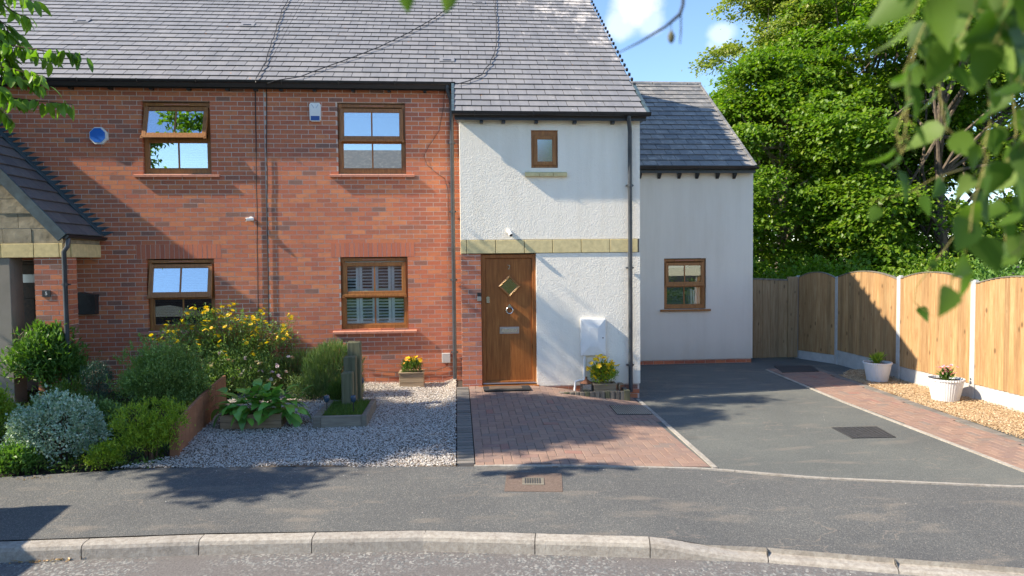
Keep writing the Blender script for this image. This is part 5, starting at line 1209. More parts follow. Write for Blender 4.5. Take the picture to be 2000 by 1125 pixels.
for p in fl: mb.tube([(b[0]+(p[0]-b[0])*.8, b[1]+.1, b[2]+.1), Vector(p)], [.004, .002], 4)
mb.build('flower_stem', MT['twig_green'], o)
shrub('low_leafy_plant', (560, 790, 640, 735), 'low grey green plant between the large leaved plant and the rosemary', 'plant', dict(nclump=160, per=16, rc=.04, L=.045, Wd=.012, m=MT['rosemary_leaf'], shell_=.3, up=1.0), dy=.2)
shrub('low_leafy_plant', (62, 870, 150, 760), 'pale green perennial just behind the top of the silvery shrub', 'plant', dict(nclump=170, per=16, rc=.04, L=.055, Wd=.016, m=MT['grass_leaf'], shell_=.3, up=1.2), dy=.55)
for bx, lb, mm, L_, W_, dy_ in (((128, 880, 215, 770), 'soft grey green filler plant between the silvery shrub and the dwarf conifer', 'rosemary_leaf', .06, .014, .3), ((285, 835, 350, 740), 'fresh green mound between the feathery shrub and the lime shrub', 'grass_leaf', .05, .014, .25), ((300, 760, 372, 625), 'loose outer stems of yellow flowered shrub mixed with the feathery shrub', 'potentilla_leaf', .045, .016, .9), ((395, 790, 450, 700), 'low growth tucked behind the top of the brown board divider', 'potentilla_leaf', .045, .016, .3), ((-20, 925, 60, 880), 'low glossy ground plant at the pavement corner', 'broad_leaf', .05, .026, .0), ((90, 770, 150, 700), 'blue green feathery plant below the porch downpipe', 'conifer_leaf', .05, .012, .6)):
    shrub('low_leafy_plant', bx, lb, 'plant', dict(nclump=210, per=16, rc=.045, L=L_, Wd=W_, m=MT[mm], shell_=.3, up=1.0, lobes=5, shoots=20), dy=dy_, stem=False)
def spiky(name, px0, py0, px1, pyt, label, n, L, m, dy=0, w=.008, spread=.4, extra=None, cat='plant'):
    b, rx, h = plant_box(px0, py0, px1, pyt, dy); o = empty(name, tuple(b), label, cat)
    k = n; u = RNG.uniform(-1, 1, (k, 2)); base = np.stack([b[0]+u[:, 0]*rx*.95, b[1]+rx*.5+u[:, 1]*rx*.45, b[2]+RNG.uniform(0, .86, k)*h*(1-.35*u[:, 0]**2)], 1)
    lean = np.stack([u[:, 0]*spread+RNG.normal(size=k)*.25, u[:, 1]*spread*.5+RNG.normal(size=k)*.25, np.ones(k)], 1)
    leaves_np('foliage', base, lean, sph(k)+np.array([0, -.8, .2]), RNG.uniform(.6, 1.2, k)*L, w, m, o); return o, b, rx, h
spiky('lavender_bush', 540, 775, 628, 680, 'dark grey green spiky bush with faded lilac heads against the brick wall', 2600, .13, MT['rosemary_leaf'], .35)
spiky('rosemary_bush', 590, 792, 704, 660, 'upright dark green needle leaved bush left of the weathered post', 7500, .13, MT['rosemary_leaf'], .3)
spiky('rosemary_bush', 690, 745, 722, 680, 'wispy needle leaved branches right of the weathered post', 380, .12, MT['rosemary_leaf'], .1, spread=.9)
spiky('grassy_plant', 640, 800, 690, 742, 'bright grassy clump in front of the weathered post', 1500, .10, MT['grass_leaf'], .1)
# ground cover
def cover(n, x0, x1, y0, y1, inside, L, w, m, label, name='ground_cover', cat='ground cover', hh=.04):
    c = RNG.uniform((x0, y0), (x1, y1), (n*3, 2)); c = np.array([p for p in c if inside(*p)][:n]); z = np.array([g(*p) for p in c])-.03
    P = np.column_stack([c, z+RNG.uniform(0, hh, len(c))]); o = leaves_np(name, P, RNG.normal(size=P.shape)*.8+np.array([0, 0, .7]), sph(len(P))+np.array([0, 0, 1.2]), RNG.uniform(.6, 1.3, len(P))*L, w, m, kind='stuff'); return tag(o, label, cat, kind='stuff')
left_bed = lambda x, y: y > bound_front(x)+.03 and y < -.15 and x < np.interp(y, [DIV0[1], DIV1[1]], [DIV0[0]-.1, DIV1[0]-.1])
cover(15000, -7.2, -2.6, -4.9, -.2, left_bed, .05, .02, MT['grass_leaf'], 'low green ground cover carpeting the soil of the left garden', hh=.09)
cover(1800, -6, -3.0, -5.1, -4.3, lambda x, y: abs(y-bound_front(x)) < .10+.05*math.sin(x*7), .035, .02, MT['fallen_leaf'], 'dry fallen leaves along the edge of the pavement', 'leaf_litter', 'leaf litter', .012)
def kl(x, y): return abs(y-(kerb_y(x)-KW-.05)) < .055
c = []
for (px, py) in [(40, 1095), (70, 1093), (95, 1092), (120, 1090), (145, 1088)]*60:
    q = at_z(px+random.gauss(0, 14), py+random.gauss(0, 3), -.318); c.append((q[0], q[1], -.316+random.uniform(0, .012)))
c = np.array(c); tag(leaves_np('leaf_litter', c, RNG.normal(size=c.shape)*np.array([1, 1, .2]), sph(len(c))*.5+np.array([0, 0, 1]), .028, .015, MT['fallen_leaf'], kind='stuff'), 'dry yellow leaf litter gathered in the gutter below the kerb', 'leaf litter', kind='stuff')
# ------------------------------------------------------------------ board divider, planters, posts
d0, d1 = Vector((DIV0[0], DIV0[1], 0)), Vector((G(428, 806)[0], G(428, 806)[1], 0))
t = empty('board_divider', (d0.x, d0.y, DIV0[2]), 'low brown timber board wall with curved top edging the pale gravel', 'garden edging')
e1 = at_y(452, 775, DIV0[1]+1.9); D1 = Vector((G(440, 790)[0], G(440, 790)[1], 0)); dd = (D1-d0); LL = dd.length; dd.normalize(); ang = math.atan2(dd.y, dd.x); Md = Matrix.Translation((d0.x, d0.y, 0)) @ Matrix.Rotation(ang, 4, 'Z')
zt0 = at_y(355, 828, d0.y)[2]; zt1 = at_y(450, 733, D1.y)[2]; nb = 15
ztop = lambda u: zt0+(zt1-zt0)*(u**.9)+.03*math.sin(u*math.pi)
for k in range(nb):
    a, b = LL*k/nb, LL*(k+1)/nb-.002; q = d0+dd*a; zb_ = g(q.x, q.y)-.03; mb = MB(); mb.m = Md; mb.prism([(a, zb_), (b, zb_), (b, ztop((k+1)/nb)), (a, ztop(k/nb))], 'y', -.018-random.uniform(0, .002), .018); mb.build('board', MT['brown_board'], t)
mb = MB(); mb.m = Md; mb.box(-.045, -.002, -.05, .05, DIV0[2]-.02, zt0-.0, .006); mb.build('end_post', MT['brown_board'], t)
def planter(name, x0, x1, y0, y1, z0, z1, m, label, cat, rows=3, rim=.02, t_=.022, soil=.03, tops=True):
    o = empty(name, ((x0+x1)/2, (y0+y1)/2, z0), label, cat); h = (z1-z0-(rim if tops else 0))/rows
    for r in range(rows):
        for (a, b, c, d) in ((x0, x1, y0, y0+t_), (x0, x1, y1-t_, y1), (x0, x0+t_, y0+t_+.001, y1-t_-.001), (x1-t_, x1, y0+t_+.001, y1-t_-.001)):
            mb = MB(); mb.box(a, b, c, d, z0+r*h+.002, z0+(r+1)*h-.002, .003); mb.build('slat', MT[m], o)
    if tops: mb = MB(); e = .012; mb.box(x0-e, x1+e, y0-e, y0+t_+.012, z1-rim, z1, .003); mb.box(x0-e, x1+e, y1-t_-.012, y1+e, z1-rim, z1, .003); mb.box(x0-e, x0+t_+.01, y0+t_+.013, y1-t_-.013, z1-rim, z1-.001, .003); mb.box(x1-t_-.01, x1+e, y0+t_+.013, y1-t_-.013, z1-rim, z1-.001, .003); mb.build('rim', MT[m], o)
    mb = MB(); mb.box(x0+t_, x1-t_, y0+t_, y1-t_, z0, z1-soil); mb.build('soil', MT['soil'], o); return o
# wall planter with orange and yellow flowers
y = -.42; a, b = at_y(780, 757, y), at_y(827, 727, y); pz = G(803, 757); 
planter('wooden_planter', a[0], b[0], y, y+.3, a[2], b[2], 'planter_wood', 'small pale slatted planter box standing on gravel against the brick wall', 'planter')
o = empty('flowering_plant', ((a[0]+b[0])/2, y+.15, b[2]-.03), 'orange and yellow chrysanthemum in the planter against the brick wall', 'plant')
cx, cy, cz = (a[0]+b[0])/2, y+.13, b[2]
bush('foliage', (cx, cy, cz+.06), (.14, .11, .11), 60, 9, .025, .06, .014, MT['grass_leaf'], o, up=1.2)
flowers('flower', [(cx+random.gauss(0, .075), cy+random.uniform(-.09, .07), cz+.19+random.uniform(-.07, .05)) for _ in range(16)], .035, MT['yellow_petal'], o); flowers('flower', [(cx+random.gauss(-.03, .075), cy+random.uniform(-.09, .07), cz+.17+random.uniform(-.06, .06)) for _ in range(12)], .032, MT['orange_petal'], o)
# porch side planter with yellow flowers
y = DR-.28; a, b = at_y(1160, 768, y), at_y(1204, 749, y)
planter('wooden_planter', a[0], b[0], y, y+.22, a[2]-.03, b[2], 'planter_wood', 'brown wooden planter box behind the log edging under the meter box', 'planter', rows=2)
o = empty('flowering_plant', ((a[0]+b[0])/2, y+.1, b[2]-.03), 'bright yellow marguerite plant in the planter under the meter box', 'plant')
cx, cy, cz = (a[0]+b[0])/2, y+.1, b[2]
bush('foliage', (cx-.01, cy, cz+.12), (.18, .11, .15), 120, 10, .03, .06, .014, MT['hebe_leaf'], o, up=1.0)
ff = [at_y(px+random.uniform(-4, 4), py+random.uniform(-4, 4), y+random.uniform(-.05, .15)) for _q in range(2) for (px, py) in ((1170, 698), (1178, 696), (1185, 700), (1165, 702), (1192, 705), (1198, 710), (1203, 716), (1188, 712), (1178, 712), (1171, 716), (1182, 719), (1192, 722), (1168, 720), (1150, 715), (1156, 711), (1148, 722), (1160, 728), (1166, 735), (1180, 735), (1175, 745), (1190, 730), (1160, 740), (1185, 728), (1195, 726), (1172, 730))]
flowers('flower', [tuple(p) for p in ff], .044, MT['yellow_petal'], o)
mb = MB()
for p in ff: mb.tube([(cx, cy, cz), Vector(p).lerp(Vector((cx, cy, cz)), .4)+Vector((0, 0, .02)), Vector(p)], .003, 4)
mb.build('flower_stem', MT['twig_green'], o)
# log edging in front of the rendered wall
t = empty('log_edging', tuple(G(1140, 785)), 'low edging of upright timber logs in front of the rendered wall', 'garden edging')
ytop = DR-.38; zt = at_y(1140, 766, ytop)[2]; xa, xb = at_y(1062, 766, ytop)[0], at_y(1231, 766, ytop)[0]; n = 17
for k in range(n):
    x = xa+(xb-xa)*(k+.5)/n; w = (xb-xa)/n-.004; yy = ytop-.02*math.sin(k*.2); z0 = min(g(x, yy)-.02, zt-.05); mb = MB()
    if k == n-1: mb.box(x-w*.7, x+w*.5, yy-.01, yy+.09, z0, zt+.012, .006)
    else: mb.prism([(x-w/2, yy+.05), (x-w/2, yy+.012), (x-w*.3, yy), (x+w*.3, yy), (x+w/2, yy+.012), (x+w/2, yy+.05)], 'z', z0, zt+random.uniform(-.004, .003))
    mb.build('log', MT['green_wood' if k % 4 == 0 else 'weathered_wood'], t)
for (x, ya_) in ((xa, ytop+.05), (xb-.02, ytop+.08)): mb = MB(); mb.box(x-.03, x+.03, ya_, DR-.01, g(x, ya_)-.02, zt-.005, .006); mb.build('end_log', MT['weathered_wood'], t)
mb = MB(); mb.box(xa+.03, xb-.06, ytop+.051, DR-.003, -.25, zt-.06); mb.build('gravel_fill', MT['concrete'], t)
mb = MB(); hc = at_y(1180, 752, DR-.1); q = at_y(1214, 752, DR-.2); mb.box(q[0]-.045, q[0]-.02, DR-.2, DR-.1, zt-.02, q[2]+.0, .003); mb.box(q[0]-.045, q[0]+.03, DR-.2, DR-.1, q[2]-.0, q[2]+.025, .003); tag(mb.build('timber_offcut', MT['planter_wood']), 'small pale timber bracket behind the right end of the log edging', 'timber')
# lantern
y = DR-.2; a, b = at_y(1136, 766, y), at_y(1154, 748, y); cx = (a[0]+b[0])/2; o = empty('garden_lantern', (cx, y, a[2]), 'small lantern with glass sides and brown top behind the log edging', 'lantern'); hw = (b[0]-a[0])/2
for sx in (-1, 1):
    for sy in (-1, 1): mb = MB(); mb.box(cx+sx*hw-.007, cx+sx*hw+.007, y+sy*hw-.007, y+sy*hw+.007, a[2]-.03, b[2]); mb.build('corner_post', MT['iron'], o)
mb = MB(); mb.box(cx-hw+.008, cx+hw-.008, y-hw+.003, y+hw-.003, a[2]-.03, b[2]-.01); mb.build('glass', MT['chrome'], o)
mb = MB(); mb.lathe([(hw*1.5, 0), (hw*1.1, .02), (.02, .06), (.02, .1), (.001, .1)], (cx, y, b[2]), 4); mb.build('top', MT['hedge_brown'], o)
# doormat
a, b = G(946, 774), G(1042, 774); y1 = DR-.07; mb = MB(); x0, x1 = a[0], b[0]; z = g(.9, -1.1)+.018; yy0 = y1-.36
mb.m = Matrix(); mb.box(x0, x1, yy0, y1, z, z+.014, .003); o = tag(mb.build('doormat', MT['mat_dark']), 'dark rectangular doormat on the block paving below the front door', 'doormat')
mb = MB(); mb.box(x0+.09, x1-.13, yy0+.08, y1-.06, z+.014, z+.019); mb.build('mat_insert', MT['mat_brown'], o)
# raised bed with grass
y0b = G(660, 838)[1]; a, b = at_y(611, 838, y0b), at_y(716, 811, y0b); yb1 = G(700, 775)[1]; x0, x1 = a[0], b[0]; z0, z1 = a[2], b[2]
yb1 = y0b+1.05
t = empty('raised_bed', ((x0+x1)/2, y0b, z0), 'square raised bed of weathered sleepers planted with grass in the gravel', 'raised bed')
for (p, q, r_, s_) in ((x0, x0+.10, y0b, yb1), (x1-.07, x1, y0b, yb1)): mb = MB(); mb.box(p, q, r_, s_, z0-.05, z1, .006); mb.build('sleeper', MT['grey_sleeper'], t)
mb = MB(); mb.box(x0+.102, x1-.072, y0b+.003, y0b+.07, z0-.05, z1-.004, .006); mb.build('sleeper', MT['grey_sleeper'], t)
mb = MB(); mb.box(x0+.102, x1-.072, yb1-.07, yb1, z0-.05, z1-.004, .006); mb.build('sleeper', MT['grey_sleeper'], t)
mb = MB(); mb.box(x0+.1, x1-.07, y0b+.07, yb1-.07, z0, z1-.05); mb.build('soil', MT['soil'], t)
n = 5200; P = np.column_stack([RNG.uniform(x0+.11, x1-.08, n), RNG.uniform(y0b+.09, yb1-.1, n), np.full(n, z1-.05)]); A = RNG.normal(size=(n, 3))*.45+np.array([0, 0, 1]); gro = leaves_np('grass', P, A, sph(n), RNG.uniform(.04, .11, n), .007, MT['grass_leaf'], kind='stuff'); tag(gro, 'short grassy growth filling the raised sleeper bed', 'grass', kind='stuff')
# weathered stepped posts
def wpost(px0, px1, pyb, pyt, Y, label):
    a, b = at_y(px0, pyb, Y), at_y(px1, pyt, Y); mb = MB(); zb_ = g((a[0]+b[0])/2, Y)-.05; mb.box(a[0], b[0], Y, Y+.16, zb_, b[2], .012); return tag(mb.build('timber_post', MT['green_wood']), label, 'post', 'weathered timber posts in the gravel')
wpost(680, 703.5, 775, 668, -1.75, 'tallest weathered green timber post in front of the brick wall'); wpost(672, 694, 778, 697, -1.93, 'middle weathered timber post stepping down in front of the tallest'); wpost(667, 688, 778, 728, -2.11, 'lowest weathered timber post at the front of the stepped posts')
a = at_y(531, 690, -.5); mb = MB(); mb.box(a[0]-.07, a[0]+.07, -.5, -.4, g(a[0], -.5), at_y(530, 652, -.5)[2], .006); tag(mb.build('timber_post', MT['brown_board']), 'short reddish brown timber post behind the yellow flowering shrub', 'post')
# solar stake lights
for i, (px, py, lab) in enumerate(((638, 800, 'solar stake light at the left of the raised bed'), (690, 800, 'solar stake light in the middle of the raised bed'), (706, 765, 'solar stake light behind the raised bed beside the tall post'))):
    Y = (y0b+.25 if i < 2 else -1.6); q = at_y(px, py-22, Y); zb_ = (z1-.04 if i < 2 else g(q[0], Y)); o = empty('solar_light', (q[0], Y, zb_), lab, 'garden light', 'solar stake lights')
    zc = q[2]; mb = MB(); mb.tube([(q[0], Y, zb_-.02), (q[0], Y, zc-.03)], .007, 6); mb.build('stake', MT['black_plastic'], o)
    mb = MB(); mb.lathe([(.018, -.05), (.034, -.03), (.038, .02), (.03, .04), (.001, .045)], (q[0], Y, zc), 14); mb.build('head', MT['solar_blue'], o, smooth=True)
# planter with big leaves
Yp = G(500, 838)[1]; a, b = at_y(430, 838, Yp), at_y(548, 808, Yp); Mq = (a[0]+b[0])/2
planter('leafy_planter', a[0], b[0], Yp, Yp+.42, a[2]-.01, b[2], 'planter_wood', 'low wooden trough holding the large leaved plant beside the board divider', 'planter', rows=2, tops=False, t_=.03)
o = empty('large_leaved_plant', (Mq, Yp+.2, b[2]-.03), 'plant with big glossy oval leaves spilling over the low wooden trough', 'plant')
def big_leaf_mesh(name, L, Wd, m, curve=.25, n=6):
    mb = MB(); vs = []; fs = []
    for i in range(n+1):
        t_ = i/n; w = Wd/2*math.sin(math.pi*min(1, t_**.8*.97+.02))**.7; x = L*t_; z = -curve*L*t_*t_
        vs += [(x, -w, z+w*.28), (x, 0, z), (x, w, z+w*.28)]
    for i in range(n):
        for k in (0, 1): fs.append((i*3+k, (i+1)*3+k, (i+1)*3+k+1, i*3+k+1))
    mb.add(vs, fs); me = mb.mesh(name); me.polygons.foreach_set('use_smooth', [True]*len(me.polygons)); me.materials.append(m); return me
bl = [big_leaf_mesh('leaf', .20, .115, MT['bergenia_leaf'], c) for c in (.15, .4, .65)]
for k in range(150):
    u = random.uniform(-1, 1); px = 512+u*62; py0_ = 800-14*(1-u*u)
    c0 = at_y(px, 806, Yp+.21+random.uniform(-.12, .12)); az = random.uniform(-math.pi, .0) if random.random() < .78 else random.uniform(0, math.pi); el = random.choice((random.uniform(-.35, .4), random.uniform(.6, 1.35), random.uniform(.3, 1.1)))
    d = Vector((math.cos(az)*math.cos(el), math.sin(az)*math.cos(el), math.sin(el))); pl = random.uniform(.06, .30); p = Vector((c0[0], c0[1], b[2]+.02))+d*pl
    o2 = bpy.data.objects.new('leaf', random.choice(bl)); COL.objects.link(o2); o2.location = p; o2.rotation_euler = (random.uniform(-.4, .4), -(el*.95-.25), az); s_ = random.uniform(.7, 1.1); o2.scale = (s_,)*3; adopt(o2, o)
stems(o, (Mq, Yp+.2, b[2]-.03), [tuple(at_y(random.uniform(450, 580), random.uniform(770, 800), Yp+.15)) for _ in range(16)], .008, MT['twig_green'])
# white pots
def pot(px0, px1, pyb, pyt, X, label, plabel, fl):
    c = G((px0+px1)/2, pyb-3); l, r = at_y(px0, pyt, c[1]), at_y(px1, pyt, c[1]); rt = (r[0]-l[0])/2; h = at_y((px0+px1)/2, pyt, c[1])[2]-c[2]+.01; c[1] += rt*.7; z = c[2]+.005
    o = empty('plant_pot', (c[0], c[1], z), label, 'plant pot', 'white ribbed pots along the fence')
    mb = MB(); mb.lathe([(rt*.72, 0), (rt*.74, .01), (rt*.97, h*.9), (rt*1.03, h*.92), (rt*1.03, h), (rt*.96, h), (rt*.94, h*.85), (.001, h*.84)], (c[0], c[1], z), 84, .03); mb.build('pot', MT['pot_white'], o, smooth=True)
    mb = MB(); mb.lathe([(rt*.93, 0), (rt*.93, .01), (.001, .01)], (c[0], c[1], z+h*.86), 24); mb.build('soil', MT['soil'], o)
    p = empty('potted_plant', (c[0], c[1], z+h*.87), plabel, 'plant'); n = 150; A = RNG.normal(size=(n, 3))*.5+np.array([0, 0, 1.1]); P = np.column_stack([c[0]+RNG.normal(size=n)*.025, c[1]+RNG.normal(size=n)*.025, z+h*.86+RNG.uniform(0, .12, n)]); leaves_np('foliage', P, A, sph(n), RNG.uniform(.09, .17, n), .026, MT['grass_leaf' if fl else 'hebe_leaf'], p)
    if fl: flowers('flower', [(c[0]+random.gauss(0, .075), c[1]-random.uniform(0, .1), z+h*.9+random.uniform(.1, .24)) for _ in range(16)], .028, MT['rose_petal'], p)
pot(1700, 1749, 750, 711, 0, 'white ribbed pot farther from the camera, in shade at the fence', 'small green leafy plant in the farther white pot', False)
pot(1832, 1893, 789, 744, 0, 'white ribbed pot in full sun at the fence, nearer the camera', 'small plant with pink flowers in the nearer white pot', True)
# covers and drains
def quad_plate(name, corners, m, label, cat, th=.006, inner=None, bars=0, lift=.004, frame=True):
    C4 = [G(*c) for c in corners]; z = lambda p: g(p[0], p[1])+lift; cxy = sum(np.array(c[:2]) for c in C4)/4; o = empty(name, (cxy[0], cxy[1], g(*cxy)), label, cat)
    mb = MB(); n = 4; vs = [(c[0], c[1], z(c)+th) for c in C4]+[(c[0], c[1], z(c)-.02) for c in C4]; mb.add(vs, [(3, 2, 1, 0), (0, 1, 5, 4), (1, 2, 6, 5), (2, 3, 7, 6), (3, 0, 4, 7)]); mb.build('cover_plate', MT[m], o)
    P = lambda u, v: (np.array(vs[0])*(1-u)*(1-v)+np.array(vs[1])*u*(1-v)+np.array(vs[2])*u*v+np.array(vs[3])*(1-u)*v)
    if bars:
        mb = MB()
        for k in range(bars):
            u0, u1 = (k+.2)/bars, (k+.75)/bars; q = [P(u0, .05), P(u1, .05), P(u1, .95), P(u0, .95)]; mb.add([tuple(a) for a in q]+[(a[0], a[1], a[2]+.006) for a in q], [(4, 5, 6, 7), (0, 1, 5, 4), (1, 2, 6, 5), (2, 3, 7, 6), (3, 0, 4, 7), (7, 6, 5, 4)][:5])
        mb.build('grille_bars', MT[inner or m], o, kind='stuff')
    return o, P
quad_plate('drain_grating', [(1190, 794), (1256, 794), (1274, 812), (1206, 812)], 'iron', 'grey ribbed drain grating set in the block paving at the log edging', 'drain', inner='steel', bars=18, lift=.014)
o, P = quad_plate('manhole_cover', [(1624, 836), (1712, 834), (1750, 855), (1664, 857)], 'iron', 'dark square iron access cover set in the middle of the driveway', 'manhole cover')
for i in range(10):
    for j in range(10):
        a, b = (i+.25)/10, (j+.25)/10; q = [P(a, b), P(a+.06, b), P(a+.06, b+.06), P(a, b+.06)]
        if i == 0 and j == 0: mb = MB()
        mb.add([tuple(v) for v in q]+[(v[0], v[1], v[2]+.004) for v in q], [(4, 5, 6, 7), (0, 1, 5, 4), (1, 2, 6, 5), (2, 3, 7, 6), (3, 0, 4, 7)])
mb.build('tread_stud', MT['iron'], o, kind='stuff')
quad_plate('manhole_cover', [(1512, 716), (1585, 716), (1600, 727), (1528, 729)], 'iron', 'dark access cover near the side gate at the top of the path', 'manhole cover', lift=.016)
o, P = quad_plate('tarmac_patch', [(990, 923), (1097, 925), (1099, 961), (985, 960)], 'patch', 'brown repaired patch in the pavement around a water cover', 'patch', th=.001, lift=.003)
o, P = quad_plate('water_cover', [(1020, 934), (1062, 934), (1063, 948), (1020, 948)], 'grey_sleeper', 'small oval ribbed water cover inside the brown pavement patch', 'water cover', th=.003, lift=.006)
mb = MB(); 
for k in range(7): 
    u = .12+k*.11; q = [P(u, .15), P(u+.05, .15), P(u+.05, .85), P(u, .85)]; mb.add([tuple(v) for v in q]+[(v[0], v[1], v[2]+.004) for v in q], [(4, 5, 6, 7), (0, 1, 5, 4), (1, 2, 6, 5), (2, 3, 7, 6), (3, 0, 4, 7)])
mb.build('rib', MT['iron'], o, kind='stuff')
# ------------------------------------------------------------------ TREES beyond the fence
def tree(name, base, h, crown_c, crown_r, label, m, bark, nl, per, L, Wd, trunk_r=.22, rc=.35, seed=0, limbs=9, group='trees behind the fence', flat=.35, cat='tree', bough=.85):
    o = empty(name, base, label, cat, group); B = Vector(base); c = Vector(crown_c); mb = MB()
    top = Vector((c.x+.2, c.y, c.z+crown_r[2]*.7)); mb.tube([B, B.lerp(top, .3)+Vector((.15, 0, 0)), B.lerp(top, .65)+Vector((-.12, 0, 0)), top], [trunk_r, trunk_r*.75, trunk_r*.45, trunk_r*.12], 9); tips = []
    for k in range(limbs):
        t_ = random.uniform(.25, .8); s_ = B.lerp(top, t_); a = random.uniform(0, 6.28); e = Vector((c.x+math.cos(a)*crown_r[0]*.8, c.y+math.sin(a)*crown_r[1]*.8, min(s_.z+random.uniform(.6, 2.8), c.z+crown_r[2]*.8))); mb.tube([s_, s_.lerp(e, .5)+Vector((0, 0, .3)), e], [trunk_r*.4, trunk_r*.22, .02], 6); tips.append((s_, e))
        for _ in range(3): t2 = random.uniform(.4, .9); s2 = s_.lerp(e, t2); e2 = s2+Vector((random.uniform(-1, 1), random.uniform(-1, 1), random.uniform(.1, 1.0))); mb.tube([s2, e2], [trunk_r*.14, .012], 5)
    mb.build('trunk', MT[bark], o, smooth=True)
    # crown: boughs, each carrying layered sprays of leaves, with hollows between them
    cr = np.array(crown_r); nb = max(14, int(nl/17)); d = sph(nb*2); d = d[d[:, 2] > -.92][:nb]; nb = len(d)
    bc = np.array(c)+d*cr*(RNG.uniform(.45, 1.0, nb)**.5)[:, None]; br = RNG.uniform(.55, 1.15, nb)*bough
    ns = 20; bi = np.repeat(np.arange(nb), ns); sd = unitv(RNG.normal(size=(nb*ns, 3))+d[bi]*.9+np.array([0, 0, .55]))
    scn = bc[bi]+sd*br[bi][:, None]*np.array([1, 1, .62])*RNG.uniform(.55, 1.05, (len(bi), 1)); outw = unitv(d[bi]*np.array([1, 1, .2])+sd*np.array([.8, .8, .1]))
    ids = np.repeat(np.arange(len(scn)), per); k = len(ids); sz = RNG.uniform(.55, 1.3, len(scn))[ids]; e1 = outw[ids]; e2 = unitv(np.cross(e1, [0, 0, 1.0]))
    u = RNG.normal(size=k)*rc*.62*sz; v = RNG.normal(size=k)*rc*.62*sz; w = RNG.normal(size=k)*rc*.13*sz
    P = scn[ids]+e1*u[:, None]+e2*v[:, None]+np.array([0, 0, 1.0])*(w-.35*np.abs(u)-.22*np.abs(v)-.18*u)[:, None]
    ok = P[:, 2] > base[2]+.4; P = P[ok]; e1 = e1[ok]; k = len(P)
    ax = e1*.8+RNG.normal(size=(k, 3))*.55+np.array([0, 0, -.35]); nn = np.array([0, 0, 1.0])+e1*.45+RNG.normal(size=(k, 3))*.4
    s_ = RNG.uniform(.6, 1.25, k); leaves_np('crown', P, ax, nn, L*s_, Wd*s_, m, o, fold=.12)
    mb = MB()
    for q_ in range(0, nb, 5):
        a_ = B.lerp(top, random.uniform(.3, .8)); b_ = Vector(bc[q_]); mb.tube([a_, a_.lerp(b_, .35)+Vector((random.uniform(-.3, .3), random.uniform(-.3, .3), .25)), a_.lerp(b_, .7)+Vector((random.uniform(-.3, .3), random.uniform(-.3, .3), .2)), b_], [.06, .045, .03, .012], 6)
    mb.build('limb', MT[bark], o, smooth=True); return o
GZ = -.3
tree('sycamore_tree', (11.0, 10.5, GZ), 10, (10.75, 10.6, 4.7), (2.5, 3.0, 4.0), 'broad bright green tree directly behind the side gate', MT['sycamore_leaf'], 'pale_bark', 1750, 50, .14, .105, .2, .5, 1)
tree('yellowish_tree', (12.6, 14.5, GZ), 12, (12.2, 13.6, 8.0), (2.3, 2.6, 4.8), 'taller yellowish green tree rising above the slate roof of the side wing', MT['yellow_tree_leaf'], 'pale_bark', 1150, 42, .12, .10, .18, .40, 2)
tree('sycamore_tree', (15.0, 12.0, GZ), 12, (14.6, 12.0, 7.3), (3.6, 3.2, 6.0), 'tall dense green tree behind the middle of the fence', MT['sycamore_leaf'], 'bark', 2000, 48, .14, .11, .25, .52, 3)
tree('sycamore_tree', (14.2, 7.6, GZ), 9, (14.0, 7.4, 5.2), (3.2, 2.6, 4.6), 'dark green tree close behind the right end of the fence', MT['sycamore_leaf'], 'bark', 1450, 48, .14, .11, .2, .46, 4)
tree('sycamore_tree', (19.5, 12.5, GZ), 12, (19.0, 12.0, 6.8), (3.8, 3.4, 6.2), 'large tree at the far right behind the hanging birch twigs', MT['sycamore_leaf'], 'bark', 1100, 38, .18, .15, .25, .5, 5)
tree('background_tree', (13.0, 18.5, GZ), 8, (13.0, 18.5, 3.6), (6.5, 1.6, 4.0), 'wide dark tree mass filling the gaps low behind the other trees', MT['sycamore_leaf'], 'bark', 900, 30, .24, .19, .2, .6, 8)
for i, (x, y, rx, hh, lab) in enumerate(((9.3, 5.2, 1.5, 2.0, 'leafy hedge bush seen just above the shaded fence panels'), (11.2, 3.6, 1.7, 2.1, 'hedge bush just above the sunlit fence panel'), (10.6, 1.0, 1.2, 1.95, 'dark glossy bush peeping over the fence at the right'), (13, 0.2, 1.8, 2.2, 'hedge bush above the nearest fence panel'), (7.6, 7.6, 1.6, 2.3, 'leafy bush behind the timber gate'))):
    o = empty('hedge_bush', (x, y, GZ), lab, 'bush', 'bushes behind the fence'); bush('foliage', (x, y, GZ+hh*.5), (rx, rx*.8, hh*.55), 420, 20, .13, .10, .07, MT['broad_leaf' if i == 2 else 'sycamore_leaf'], o, up=.2, lump=.15); stems(o, (x, y, GZ), [(x+random.uniform(-.6, .6), y+random.uniform(-.4, .4), GZ+hh*.7) for _ in range(5)], .03, MT['bark'])
